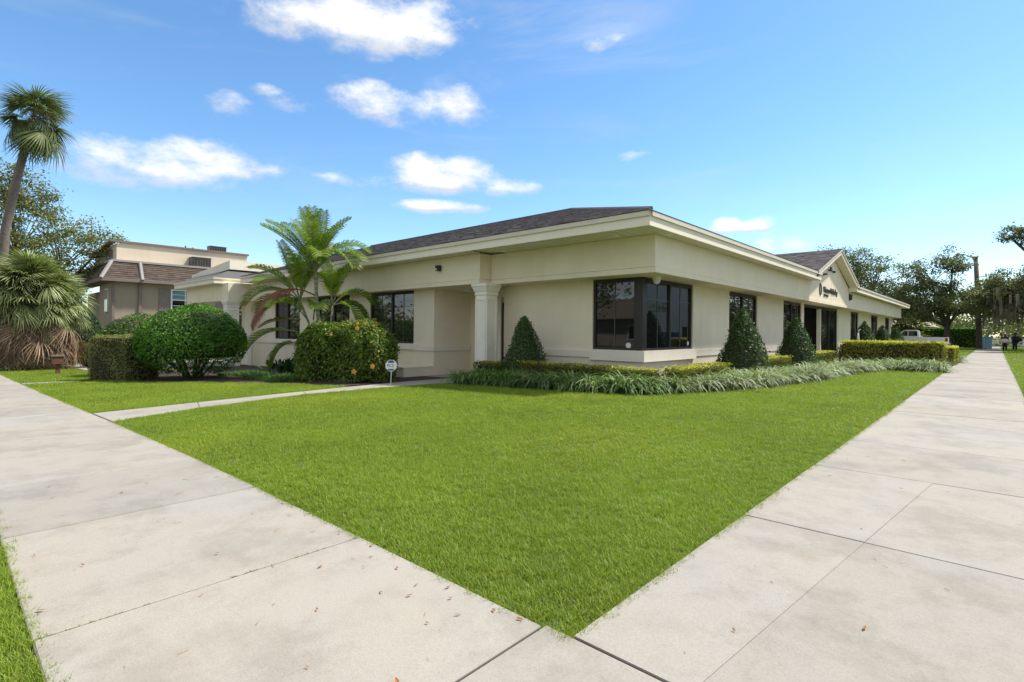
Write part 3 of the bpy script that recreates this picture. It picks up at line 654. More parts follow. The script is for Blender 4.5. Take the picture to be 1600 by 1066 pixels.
# valley: clip is given by the gable's triangle; wall and rake boards
def rake(sgn):
    r_ = MB(); d = .06
    y0, y1 = GY + sgn * GH, GY
    zt0, zt1 = z0 - .01, GZ + .05
    for (xa, xb, za, zb_, nm, mt) in ((FX - .06, FX, -.30, -.11, 'rake_board', 'trim'), (FX - .06, FX + .045, -.105, 0, 'rake_edge', 'trim2')):
        m = MB().hexa([(xa, y0, zt0 + za), (xb, y0, zt0 + za), (xb, y1, zt1 + za), (xa, y1, zt1 + za)], [(xa, y0, zt0 + zb_), (xb, y0, zt0 + zb_), (xb, y1, zt1 + zb_), (xa, y1, zt1 + zb_)])
        m.build(nm, mt, B)
    m = MB().hexa([(-6.66, y0, zt0 - .28), (FX - .061, y0, zt0 - .28), (FX - .061, y1, zt1 - .28), (-6.66, y1, zt1 - .28)], [(-6.66, y0, zt0 - .25), (FX - .061, y0, zt0 - .25), (FX - .061, y1, zt1 - .25), (-6.66, y1, zt1 - .25)])
    so_ = m.build('gable_soffit', 'soffit', B)
    for k in range(20):
        t0, t1 = (k + .03) / 20, (k + .97) / 20
        f = lambda t, dz: (y0 + (y1 - y0) * t, zt0 + (zt1 - zt0) * t + dz)
        (ya, za), (yb, zb2) = f(t0, -.30), f(t1, -.30)
        MB().hexa([(-6.655, ya, za), (FX - .065, ya, za), (FX - .065, yb, zb2), (-6.655, yb, zb2)], [(-6.655, ya, za + .015), (FX - .065, ya, za + .015), (FX - .065, yb, zb2 + .015), (-6.655, yb, zb2 + .015)]).build('soffit_board', 'soffit', so_)
rake(-1); rake(1)
MB().add([(-6.672, GY - GH + .2, ZS + .001), (-6.672, GY + GH - .2, ZS + .001), (-6.672, GY, GZ - .2), (-6.9, GY - GH + .2, ZS + .001), (-6.9, GY + GH - .2, ZS + .001), (-6.9, GY, GZ - .2)], [(0, 1, 2), (3, 5, 4), (0, 3, 4, 1), (1, 4, 5, 2), (2, 5, 3, 0)]).build('gable_wall', 'stucco', B)
part('eave_return', 'trim', B, (-6.66, FX - .07, 37.93, 37.99, ZS, ZE + .1)); part('eave_return', 'trim', B, (-6.66, FX - .07, 29.01, 29.07, ZS, ZE + .1))
# --- left porch with sloped parapet
px0, px1, py = -40.2, -32.8, 10.65
part('porch_fascia', 'trim', B, (px0, px1, py, py + .06, ZS - .02, ZE - .02), (px1 - .06, px1, py + .061, 13.5, ZS - .02, ZE - .02))
part('porch_drip_edge', 'trim2', B, (px0, px1 + .04, py - .045, py + .06, ZE - .017, ZT - .04), (px1 - .06, px1 + .04, py + .061, 13.5, ZE - .017, ZT - .04))
part('porch_soffit', 'soffit', B, (px0, px1 - .061, py + .061, 13.6, ZS + .0, ZS + .012))
part('porch_band', 'stucco', B, (-39.4, -32.05, 11.15, 11.75, ZB + .03, ZS - .003), (-32.6, -32.05, 11.75, 12.82, ZB + .03, ZS - .003))
part('porch_wall', 'stucco', B, (-40, -34.22, 13.6, 13.8, -1.8, ZS - .005), (-34.6, -34.22, 12.84, 13.6, -1.8, ZB))
part('pilaster', 'column', B, (-33.9, -32.9, 12.76, 12.829, -1.4, ZB))
part('porch_header', 'stucco', B, (-32.9, -31.95, 12.78, 12.829, 2.0, ZB))
pr = MB().hexa([(px0, py - .03, ZT - .037), (px1 + .03, py - .03, ZT - .037), (px1 + .03, 13.6, ZT - .037), (px0, 13.6, ZT - .037)], [(px0, 12.0, 4.96), (px1 - 1.2, 12.0, 4.98), (px1 - 1.2, 13.6, 4.98), (px0, 13.6, 4.96)]).build('porch_roof', 'shingle_grey', B)
MB().hexa([(px0 - .4, 11.8, 4.70), (px1 - .9, 11.8, 4.97), (px1 - .9, 15, 4.97), (px0 - .4, 15, 4.70)], [(px0 - .4, 11.8, 5.05), (px1 - .9, 11.8, 5.50), (px1 - .9, 15, 5.50), (px0 - .4, 15, 5.05)]).build('parapet', 'trim', B)
pw = part('window', 'bronze', B, (-38.4, -36.2, 13.5, 13.59, 1.4, 2.9)); part('pane', 'glass', pw, (-38.3, -37.35, 13.485, 13.497, 1.5, 2.85)); part('pane', 'glass', pw, (-37.25, -36.3, 13.485, 13.497, 1.5, 2.85))
# --- small fittings
def downlight(x, y, lb):
    o = MB().lathe((x, y, ZS - .025), [(.075, -.01), (.11, .0), (.115, .03)], 14).build('soffit_light', 'litglass'); return tag(o, lb, 'light', 'eave downlights')
for x, y, lb in ((-7.6, 12.42, 'round white soffit downlight over the blank wall just left of the eave corner'), (-11.85, 12.46, 'round white soffit downlight in the inner corner above the porch column'), (-6.45, 13.19, 'round white soffit downlight just round the eave corner above the corner window'),
                 (-6.45, 18.02, 'round white soffit downlight on the long side above the broad cone shrub'), (-6.45, 22.51, 'round white soffit downlight on the long side nearest the gable')): downlight(x, y, lb)
fl = thing('flood_light', 'dark bronze cube flood light on the cream band beside the porch column', 'light', (-14.89, 12.36, 3.6))
part('housing', 'bronze', fl, (-14.99, -14.80, 12.20, 12.33, 3.57, 3.77)); part('mount', 'bronze', fl, (-14.94, -14.85, 12.33, 12.359, 3.62, 3.72)); part('lens', 'litglass', fl, (-14.975, -14.90, 12.19, 12.2, 3.60, 3.66))
cd = thing('security_camera', 'white dome security camera under the band above the corner window', 'camera', (-7.25, 14.1, ZB))
MB().lathe((-7.25, 14.1, ZB), [(.13, -.08), (.13, 0)], 16).build('mount', 'white', cd); MB().lathe((-7.25, 14.1, ZB), [(.03, -.20), (.08, -.17), (.105, -.12), (.11, -.081)], 16).build('dome', 'white', cd)
al = MB().lathe((-15.0, 13.86, ZB), [(.10, -.10), (.19, -.07), (.21, -.002)], 18).build('ceiling_light', 'white'); tag(al, 'round white ceiling light in the porch alcove', 'light')
def letters(txt, size, loc, rot, mat, parent, name, ext=.02, sx=1.0):
    cu = bpy.data.curves.new(name, 'FONT'); cu.body = txt; cu.size = size; cu.extrude = ext; cu.materials.append(M[mat])
    to = bpy.data.objects.new(name, cu); dg = bpy.context.evaluated_depsgraph_get()
    C.objects.link(to); dg.update(); me = bpy.data.meshes.new_from_object(to.evaluated_get(bpy.context.evaluated_depsgraph_get())); bpy.data.objects.remove(to)
    o = bpy.data.objects.new(name, me); C.objects.link(o); o.parent = parent
    o.location = Vector(loc) - root_off(parent); o.rotation_euler = rot; o.scale = (sx, 1, 1); return o
sg = thing('wall_sign', 'dark raised lettering with curved emblem on the cream gable wall', 'sign', (-6.67, 31.0, 3.4))
rot = (R(90), 0, R(90))
letters('Watson McKinley', .44, (-6.645, 31.4, 3.62), rot, 'letter', sg, 'lettering', .02, 1.02)
letters('Attorneys', .2, (-6.645, 31.45, 3.42), rot, 'letter', sg, 'lettering', .015, 1.25)
for c0, rr, a0, a1, nm in ((30.85, .32, 100, 260, 'emblem_stroke'), (30.75, .32, -60, 75, 'emblem_stroke')):
    e = MB(); n = 12; pts = []
    for k in range(n):
        a = R(a0 + (a1 - a0) * k / (n - 1)); w = .02 + .06 * math.sin(math.pi * k / (n - 1))
        pts.append((c0 + rr * math.cos(a) * .75, 3.72 + rr * math.sin(a), w))
    for (ya, za, wa), (yb, zb_, wb) in zip(pts[:-1], pts[1:]):
        e.hexa([(-6.668, ya - wa, za), (-6.668, ya + wa, za), (-6.668, yb + wb, zb_), (-6.668, yb - wb, zb_)], [(-6.64, ya - wa, za), (-6.64, ya + wa, za), (-6.64, yb + wb, zb_), (-6.64, yb - wb, zb_)])
    e.build(nm, 'letter', sg)
gl_ = thing('flood_light', 'twin black flood light high on the gable wall above the lettering', 'light', (-6.67, 33.1, 4.9))
part('bar', 'black', gl_, (-6.66, -6.62, 32.4, 33.7, 4.87, 4.905)); part('lamp_head', 'black', gl_, (-6.62, -6.52, 32.4, 32.55, 4.80, 4.9)); part('lamp_head', 'black', gl_, (-6.62, -6.52, 33.4, 33.55, 4.80, 4.9)); part('junction_box', 'black', gl_, (-6.66, -6.6, 32.9, 33.1, 4.91, 5.08))
cm2 = thing('security_camera', 'small dark bullet camera under the left foot of the gable', 'camera', (-6.67, 30.9, 4.5))
part('bracket', 'black', cm2, (-6.66, -6.62, 30.85, 30.95, 4.38, 4.5)); MB().tube([(-6.60, 30.75, 4.47), (-6.45, 31.15, 4.53)], .05, 8).build('body', 'black', cm2)
wl_ = thing('wall_lamp', 'slim dark wall lamp right of the gable lettering', 'light', (-6.67, 38.1, 3.5))
part('backplate', 'bronze', wl_, (-6.665, -6.63, 38.0, 38.24, 3.5, 3.9)); part('shade', 'bronze', wl_, (-6.629, -6.52, 38.03, 38.21, 3.53, 3.87))
for (x, y, ax) in ((-7.95, 13.715, 'x'), (-7.515, 16.85, 'y')):
    st = MB()
    if ax == 'x': st.tube([(x, y + .028, 1.02), (x, y + .033, 1.02)], .085, 20)
    else: st.tube([(x, y, 1.06), (x - .005, y, 1.06)], .07, 20)
    tag(st.build('window_sticker', 'white'), 'round white alarm sticker on the %s corner window pane' % ('street-facing' if ax == 'x' else 'far end of the side'), 'sticker')

# ================================================================== NEIGHBOUR
NB = thing('apartment_building', 'two-storey taupe stucco apartment block with brown shingle mansard and beige upper wall', 'building', (-60, 18, -1.6))
nx, ny = -52.0, 9.4
zg = -2.0
b = MB(); wall_y(b, nx - .3, nx, ny, 20.5, zg, 5.3, []); b.build('wall', 'nwall', NB)
part('wall', 'nwall', NB, (nx - 4.5, nx - .3, ny, ny + .3, zg, 5.3)); part('wall', 'nwall', NB, (nx - 26, nx - .3, 20.2, 20.5, zg, 5.3)); part('wall', 'nwall', NB, (nx - 26, nx - 4.8, ny + 2.5, ny + 2.8, zg, 5.3)); part('wall', 'dark', NB, (nx - 4.8, nx - 4.5, ny + .3, ny + 2.5, zg, 5.3))
def mansard():
    e = .75; zb_, zt_ = 5.35, 6.75; x1, y1 = nx + e, ny - e; xi, yi = nx - .1, ny + .1
    m = MB().add([(x1, y1, zb_), (x1, 20.6, zb_), (xi, 20.6, zt_), (xi, yi, zt_)], [(0, 1, 2, 3)]); m.add([(x1, y1, zb_), (xi, yi, zt_), (nx - 26, yi, zt_), (nx - 26, y1, zb_)], [(0, 1, 2, 3)])
    r_ = m.build('mansard', 'shingle_brown', NB)
    Ls = math.hypot(e + .1, zt_ - zb_)
    shingles('shingle_courses', r_, 'shingle_brown', (x1, y1, zb_), (0, 1, 0), (xi - x1, 0, zt_ - zb_), Ls, lambda s: (s / Ls * .85, 11.9), .2, .45, .03)
    shingles('shingle_courses', r_, 'shingle_brown', (x1, y1, zb_), (-1, 0, 0), (0, yi - y1, zt_ - zb_), Ls, lambda s: (s / Ls * .85, 25), .2, .45, .03)
    part('eave_trim', 'ntrim', NB, (nx - 26, x1 + .05, y1 - .05, ny + .4, 5.1, 5.34), (nx - .2, x1 + .05, ny + .4, 20.6, 5.1, 5.34))
    part('roof_cap', 'nroof', NB, (nx - 26, xi + .12, yi - .12, yi + 2.0, zt_ + .0, zt_ + .16), (xi - 3, xi + .12, yi + 2.0, 20.6, zt_, zt_ + .16))
    for p0, p1 in (((x1 + .05, y1 - .05, 5.3), (xi + .1, yi - .1, zt_)), ((x1 + .07, 11.3, 5.3), (xi + .12, 11.3, zt_))): MB().tube([p0, p1], .14, 6).build('hip_trim', 'nroof', NB)
mansard()
part('downspout', 'ntrim', NB, (nx + .002, nx + .14, 11.2, 11.42, zg, 5.1)); part('downspout', 'ntrim', NB, (nx + .002, nx + .12, ny + .02, ny + .2, zg, 5.1))
def nwin(y0, y1, z0, z1):
    w = part('window', 'white', NB, (nx + .002, nx + .10, y0, y0 + .12, z0, z1), (nx + .002, nx + .10, y1 - .12, y1, z0, z1), (nx + .002, nx + .10, y0 + .12, y1 - .12, z0, z0 + .12), (nx + .002, nx + .10, y0 + .12, y1 - .12, z1 - .12, z1))
    ym, zm = (y0 + y1) / 2, (z0 + z1) / 2
    part('pane', 'nglass', w, (nx + .02, nx + .04, y0 + .12, y1 - .12, zm, z1 - .12)); part('pane', 'glass', w, (nx + .02, nx + .04, y0 + .12, y1 - .12, z0 + .12, zm - .002))
    part('sash', 'white', w, (nx + .041, nx + .07, y0 + .12, y1 - .12, zm - .05, zm + .05)); part('muntin', 'white', w, (nx + .041, nx + .06, ym - .03, ym + .03, zm + .05, z1 - .12)); part('muntin', 'white', w, (nx + .041, nx + .06, ym - .03, ym + .03, z0 + .12, zm - .05))
    for q in (z1 - .45, z0 + .4): part('muntin', 'white', w, (nx + .041, nx + .06, y0 + .12, ym - .031, q - .025, q + .025)); part('muntin', 'white', w, (nx + .041, nx + .06, ym + .031, y1 - .12, q - .025, q + .025))
    for q in range(6):
        zz = zm + .12 + q * (z1 - zm - .25) / 6; part('blind_slat', 'cyan', w, (nx + .0405, nx + .0408, y0 + .13, y1 - .13, zz, zz + .035))
    part('sill', 'ntrim', NB, (nx + .002, nx + .14, y0 - .9, y1 + .1, z0 - .12, z0 - .003))
    part('shutter', 'nshut', NB, (nx + .002, nx + .06, y0 - .85, y0 - .04, z0, z1))
nwin(13.5, 15.7, 2.95, 4.75); nwin(17.9, 19.6, 2.95, 4.75)
fw_ = part('window', 'white', NB, (-54.0, -53.0, ny - .08, ny - .002, 2.7, 4.6)); part('pane', 'glass', fw_, (-53.95, -53.55, ny - .09, ny - .081, 2.8, 3.7)); part('pane', 'glass', fw_, (-53.45, -53.05, ny - .09, ny - .081, 2.8, 3.7)); part('pane', 'nwall', fw_, (-53.95, -53.05, ny - .09, ny - .081, 3.75, 4.5))
for q_ in ((-62, -53.2, 9.95, 10.2, 6.9, 8.35), (-53.45, -53.2, 10.2, 20.2, 6.9, 8.45), (-62, -53.45, 19.95, 20.2, 6.9, 8.45)): part('upper_wall', 'nupper', NB, q_)
part('upper_recess', 'ntrim', NB, (-56, -54.6, 9.80, 9.94, 6.9, 7.9)); part('upper_window', 'glass', NB, (-55.6, -55.1, 9.78, 9.80, 7.0, 7.6))
part('roof_edge', 'ntrim', NB, (-53.5, -53.05, 9.9, 20.3, 8.45, 8.6)); MB().hexa([(-62, 9.5, 7.9), (-53.05, 9.5, 8.46), (-53.05, 9.9, 8.46), (-62, 9.9, 7.9)], [(-62, 9.5, 8.1), (-53.05, 9.5, 8.61), (-53.05, 9.9, 8.61), (-62, 9.9, 8.1)]).build('roof_edge', 'ntrim', NB)
part('roof_deck', 'nroof', NB, (-62, -53.5, 10.2, 20.3, 8.3, 8.42))
part('stair_wall', 'nupper', NB, (-58.5, -56.4, 7.6, 7.9, -1.9, 1.6))
def acunit(name, x0, x1, y0, y1, z0, z1, label):
    t = thing(name, label, 'air conditioner', ((x0 + x1) / 2, (y0 + y1) / 2, z0))
    part('case', 'ac', t, (x0, x1, y0, y1, z0, z1 - .06)); part('lid', 'bronze', t, (x0 - .03, x1 + .03, y0 - .03, y1 + .03, z1 - .058, z1))
    n = 7
    for k in range(n): yy = y0 + (k + .2) * (y1 - y0) / n; part('louvre', 'bronze', t, (x1 + .002, x1 + .03, yy, yy + .5 * (y1 - y0) / n, z0 + .1, z1 - .12))
acunit('rooftop_unit', -53.15, -52.2, 15.2, 16.7, 6.92, 7.75, 'large grey rooftop unit standing on the mansard ledge against beige wall')
acunit('rooftop_unit', -55.2, -54.3, 17.3, 18.7, 8.43, 9.2, 'dark louvred rooftop unit on top of the beige upper roof')
pp = thing('vent_pipe', 'pair of short vent pipes on the beige upper roof', 'pipe', (-54.5, 15.5, 8.42)); MB().tube([(-54.5, 15.3, 8.42), (-54.5, 15.3, 8.95)], .06, 8).build('pipe', 'ac', pp); MB().tube([(-54.5, 15.9, 8.42), (-54.5, 15.9, 8.85)], .08, 8).build('pipe', 'ac', pp)

# ================================================================== VEGETATION
# ---- shrubs: leaves on and just under the clipped surface, twigs inside
def on_box(n, hx, hy, hz_, bottom=False):
    a = np.array([hx * hz_, hx * hz_, hy * hz_, hy * hz_, hx * hy]); k = rng.choice(5, n, p=a / a.sum())
    u, v = rng.uniform(-1, 1, n), rng.uniform(-1, 1, n); P = np.zeros((n, 3)); Nn = np.zeros((n, 3))
    for i, (ax, sg_) in enumerate(((1, -1), (1, 1), (0, -1), (0, 1), (2, 1))):
        m = k == i; Nn[m, ax] = sg_
        if ax == 1: P[m] = np.stack([u[m] * hx, np.full(m.sum(), sg_ * hy), v[m] * hz_], 1)
        elif ax == 0: P[m] = np.stack([np.full(m.sum(), sg_ * hx), u[m] * hy, v[m] * hz_], 1)
        else: P[m] = np.stack([u[m] * hx, v[m] * hy, np.full(m.sum(), hz_)], 1)
    return P, Nn
def lumps(P, amp, f=2.3):                     # slow irregularity of a hand-clipped surface
    return amp * (np.sin(P[:, 0] * f + 1.3) * np.sin(P[:, 1] * f * 1.1 + .4) + .6 * np.sin(P[:, 2] * f * 1.7 + P[:, 0] * f * 1.9 + 2))
def shrub(name, label, cat, foliage_P, foliage_N, core, mat, leaf, loc, aspect=.55, jit=.55, depth=.06, group=None, sprig=.02):
    t = thing(name, label, cat, loc, group)
    n = len(foliage_P); P = foliage_P + foliage_N * (lumps(foliage_P, .05) - np.abs(rng.normal(0, depth, n)) + np.where(rng.random(n) < sprig, rng.uniform(.02, .09, n), 0))[:, None]
    V, F = leaf_quads(P + np.array(loc), foliage_N, leaf, aspect, jit)
    raw('foliage', V, F, mat, t); core.build('twigs', 'core', t); return t
def box_hedge(label, cx, cy, lx, ly, h, rot, mat, dens=900, leaf=.05, group=None, base=0.0, name='box_hedge', depth=.05, sprig=.03, pw=9.0, lump=0.0, sunlit_growth=0):
    zb = h1(cx) + base; n = int(dens * (2 * (lx + ly) * h + lx * ly)); P, Nn = on_box(n, lx / 2, ly / 2, h / 2)
    q = P / np.array([lx / 2, ly / 2, h / 2]); q[:, 2] = np.maximum(q[:, 2], 0) if pw > 6 else q[:, 2] * (q[:, 2] > 0)   # soften the arrises
    P = P / ((np.abs(q) ** pw).sum(1) ** (1 / pw))[:, None] ** 1.0 * np.array([1, 1, 1]); P[:, 2] = np.clip(P[:, 2], -h / 2, h / 2)
    if lump: P = P + Nn * lumps(P * 1.0, lump, 1.9)[:, None]
    c, s = math.cos(rot), math.sin(rot); Rm = np.array([[c, -s, 0], [s, c, 0], [0, 0, 1]])
    P = P @ Rm.T; Nn = Nn @ Rm.T; P[:, 2] += h / 2
    ci = .12 if pw > 6 else .5
    core = MB(); q = [(Rm @ np.array([sx * (lx / 2 - ci), sy * (ly / 2 - ci), 0]))[:2] + np.array([cx, cy]) for sx, sy in ((-1, -1), (1, -1), (1, 1), (-1, 1))]
    core.prism([tuple(p) for p in q], zb, zb + h - max(.1, ci * .6))
    t = shrub(name, label, 'hedge', P, Nn, core, mat, leaf, (cx, cy, zb), group=group, depth=depth, sprig=sprig)
    if sunlit_growth:
        m_ = int(lx * ly * sunlit_growth); Q = np.stack([rng.uniform(-lx / 2, lx / 2, m_), rng.uniform(-ly / 2, ly / 2, m_), np.full(m_, h) + rng.normal(0, .025, m_)], 1); V, F = leaf_quads(Q @ Rm.T + np.array([cx, cy, zb]), np.tile([0, 0, 1.0], (m_, 1)), leaf * 1.05, .55, .6); raw('sunlit_top_growth', V, F, 'sunlit_growth', t)  # extra yellow leaves on top: sunlit hedge top put into leaf colour
    return t
def cone_shrub(label, x, y, r, h, n, group, leaf=.055):
    zb = h1(x); t = rng.random(n) ** 1.5 ; a = rng.uniform(0, 2 * np.pi, n)
    prof = lambda t: r * (1 - t) ** .76 * (1 - .25 * np.maximum(0, .12 - t) / .12)
    rr = prof(t); P = np.stack([rr * np.cos(a), rr * np.sin(a), t * h], 1); Nn = np.stack([np.cos(a), np.sin(a), np.full(n, r / h)], 1); Nn /= np.linalg.norm(Nn, axis=1)[:, None]
    core = MB().lathe((x, y, zb), [(prof(np.array(q)) * .86 - .01 if q < .93 else .01, q * h) for q in (0, .1, .25, .4, .55, .7, .82, .93)], 14)
    return shrub('cone_topiary', label, 'shrub', P, Nn, core, 'boxleaf', leaf * 1.25, (x, y, zb), group=group, depth=.06, sprig=.10)
gcone = 'cone topiaries along the walls'
cone_shrub('clipped dark green cone shrub against the cream wall beside the porch column', -10.97, 12.55, .88, 2.05, 6500, gcone)
cone_shrub('broad dark green cone shrub in front of the wall beside the corner window', -5.9, 17.3, .95, 2.24, 7000, gcone)
cone_shrub('dark green cone shrub just before the dark side entry', -5.9, 23.3, .92, 2.14, 6000, gcone)
cone_shrub('cone shrub beyond the side entry, first behind the golden hedge', -5.9, 38.4, .98, 2.28, 3500, gcone, .07)
cone_shrub('middle of three cone shrubs behind the golden hedge', -5.9, 45.4, .98, 2.12, 3500, gcone, .07)
cone_shrub('cone shrub behind the golden hedge next to the white pickup', -5.9, 52.3, .98, 2.06, 3500, gcone, .07)
gh = 'low clipped hedges round the office'
box_hedge('low clipped hedge under the cream wall and corner window, olive and yellow top', -8.35, 12.05, 4.55, .62, .58, 0, 'hedge_low', 1500, .045, gh, sunlit_growth=420)
box_hedge('low hedge turning along the side wall below the corner window', -5.95, 14.1, .62, 3.3, .56, 0, 'hedge_low', 1500, .045, gh, sunlit_growth=420)
box_hedge('low yellow-green hedge between two cone shrubs on the side wall', -5.95, 20.3, .62, 3.4, .60, 0, 'hedge_low', 1300, .05, gh, sunlit_growth=420)
box_hedge('low yellow-green hedge by the dark side entry', -5.7, 26.3, .62, 3.6, .66, 0, 'hedge_low', 1100, .055, gh, sunlit_growth=420)
box_hedge('small reddish low hedge between porch column and cone shrub', -12.0, 12.1, 1.1, .6, .60, 0, 'hedge_low', 1500, .045, gh, sunlit_growth=420)
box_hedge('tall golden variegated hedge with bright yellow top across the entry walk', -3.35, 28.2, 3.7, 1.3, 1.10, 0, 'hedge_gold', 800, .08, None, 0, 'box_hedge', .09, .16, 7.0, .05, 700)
box_hedge('short golden hedge step at the pavement end of the tall golden hedge', -1.75, 33.2, .8, 2.6, .85, 0, 'hedge_gold', 700, .08, sunlit_growth=700)
# round bushes
def ball_shrub(name, label, x, y, rx, ry, h, n, mat, leaf, open_low=0.0, group=None, zc=.52, stems=0):
    zb = h1(x); d = rng.normal(0, 1, (n * 2, 3)); d /= np.linalg.norm(d, axis=1)[:, None]
    keep = (d[:, 2] > -.92) & (rng.random(len(d)) < np.where(d[:, 2] < 0, 1 - open_low * np.minimum(1, -d[:, 2] * 2), 1)); d = d[keep][:n]
    P = d * np.array([rx, ry, h * .5]); P[:, :2] *= (1 + .10 * np.sign(-d[:, 2:3]) * np.abs(d[:, 2:3])); P[:, 2] += h * zc
    P[:, 2] = np.maximum(P[:, 2], .05); Nn = d / np.array([rx, ry, h * .5]); Nn /= np.linalg.norm(Nn, axis=1)[:, None]
    core = MB(); q0 = .30 if open_low else .04
    core.lathe((x, y, zb), [(min(rx, ry) * .86 * math.sin(math.acos(max(-1, min(1, (q - zc) / .5)))) + .02, q * h) for q in (q0, q0 + .08, .4, .55, .7, .82, .9)], 14)
    t = shrub(name, label, 'shrub', P, Nn, core, mat, leaf, (x, y, zb), .6, .6, .11 if open_low else .05, group, .04)
    for k in range(stems):
        a = rng.uniform(0, 6.28); r0 = rng.uniform(.05, .3); r1 = rng.uniform(.45, .9)
        MB().tube([(x + r0 * math.cos(a), y + r0 * math.sin(a), zb), (x + rx * r1 * .5 * math.cos(a), y + ry * r1 * .5 * math.sin(a), zb + h * .22), (x + rx * r1 * math.cos(a + .3), y + ry * r1 * math.sin(a + .3), zb + h * .5)], [.035, .024, .01], 6).build('stem', 'bark', t)
    return t
ball_shrub('round_shrub', 'large glossy green clipped ball shrub with bare stems showing below', -22.5, 6.6, 1.98, 1.85, 2.75, 17000, 'round', .085, .55, 'clipped ball shrubs', .52, 26)
ball_shrub('round_shrub', 'smaller clipped ball shrub rising behind the olive box hedge', -27.4, 5.9, 1.55, 1.5, 2.65, 7000, 'round', .085, .2, 'clipped ball shrubs', .5, 4)
box_hedge('olive box-clipped hedge with thin twiggy face beside the ball shrub', -24.0, 4.75, 2.1, 1.4, 1.66, R(24), 'boxhedge', 900, .06, None, 0, 'box_hedge', .10, .05, 7.0, .04)
ball_shrub('round_shrub', 'low dark mound shrub holding a white bird ornament by the entry', -5.0, 27.9 + 2.6, .9, .7, 1.15, 2200, 'cast', .07, 0, None, .45)
ball_shrub('round_shrub', 'dark low mound shrub beside the neighbour driveway', -33.4, 7.0, 1.1, .9, 1.0, 2200, 'cast', .08, 0, None, .45)
ball_shrub('round_shrub', 'black-green mound shrub in the shade of the fan palm', -38.6, 6.4, 1.3, 1.2, 1.6, 2200, 'cast', .09, 0, None, .45)
ball_shrub('round_shrub', 'added tall dark shrub standing in for the shade between fan palm and apartment corner', -49.5, 6.6, 2.0, 1.8, 4.6, 5000, 'cast', .14, 0, None, .45)  # dark shrub added where there is only shade behind the fan palm
bi = thing('bird_ornament', 'small white bird ornament standing on the dark mound shrub', 'ornament', (-4.9, 30.2, 1.05))
MB().lathe((-4.9, 30.2, 1.02), [(.015, 0), (.02, .06), (.05, .12), (.06, .2), (.045, .3), (.03, .48)], 10).build('body', 'white', bi, True); MB().tube([(-4.9, 30.2, 1.5), (-4.86, 30.16, 1.62), (-4.78, 30.1, 1.66)], [.035, .04, .012], 8).build('head', 'white', bi, True)
# hibiscus hedge with orange flowers
HB = box_hedge('dense hibiscus hedge with orange flowers beside the front walk', -16.15, 9.42, 3.8, 1.9, 1.95, R(15), 'hib', 620, .105, None, 0, 'hibiscus_hedge', .20, .16, 3.0, .13)
def flower(x, y, z, r, parent):
    P = MB()
    for k in range(5):
        a = 2 * math.pi * k / 5 + random.random() * .3; u = Vector((math.cos(a) * .74, math.cos(a) * .67, math.sin(a))); nrm = Vector((.67, -.74, 0)); s = u.cross(nrm)
        c = Vector((x, y, z)); P.add([c, c + u * r * .6 + s * r * .45 + nrm * .02, c + u * r * 1.1 + nrm * .045, c + u * r * .6 - s * r * .45 + nrm * .02], [(0, 1, 2, 3)])
    P.build('flower', 'flower', parent)
for x, y, z, r in ((-14.95, 9.05, 1.62, .055), (-14.75, 9.2, 1.60, .05), (-14.5, 9.35, 1.55, .05), (-14.8, 8.95, 1.46, .075), (-14.0, 9.0, .30, .08), (-14.55, 8.70, .12, .085), (-15.7, 8.55, 1.25, .045)): flower(x, y, z, r, HB)
# cast-iron plants (broad upright leaves)
def blade_plant(name, label, x, y, n, L, w, mat, group):
    t = thing(name, label, 'plant', (x, y, h1(x)), group); zb = h1(x)
    for k in range(n):
        a = rng.uniform(0, 6.28); tilt = rng.uniform(.15, .8); l = L * rng.uniform(.7, 1.15); d = Vector((math.cos(a) * math.sin(tilt), math.sin(a) * math.sin(tilt), math.cos(tilt))); s = Vector((-math.sin(a), math.cos(a), 0))
        p0 = Vector((x, y, zb)) + Vector((rng.normal(0, .22), rng.normal(0, .22), 0)); V = []; F = []
        for i, (q, ww) in enumerate(((0, .012), (.35, .02), (.5, w * .8), (.7, w), (.88, w * .6), (1, .005))):
            c = p0 + d * l * q - Vector((0, 0, .28 * l * q ** 3)); V += [c - s * ww, c + Vector((0, 0, -.012)), c + s * ww]
            if i: b_ = 3 * (i - 1); F += [(b_, b_ + 1, b_ + 4, b_ + 3), (b_ + 1, b_ + 2, b_ + 5, b_ + 4)]
        raw('leaf', V, F, mat, t, True)
for i, (x, y, lb) in enumerate(((-20.6, 9.7, 'dark broad-leaf plant clump nearest the hibiscus hedge'), (-21.9, 9.7, 'dark broad-leaf plant clump between pilaster and ball shrub'), (-19.4, 9.6, 'dark broad-leaf plant clump under the feather palm'))):
    blade_plant('broad_leaf_plant', lb, x, y, 42, .95, .075, 'cast', 'broad-leaf plants by the left wall')

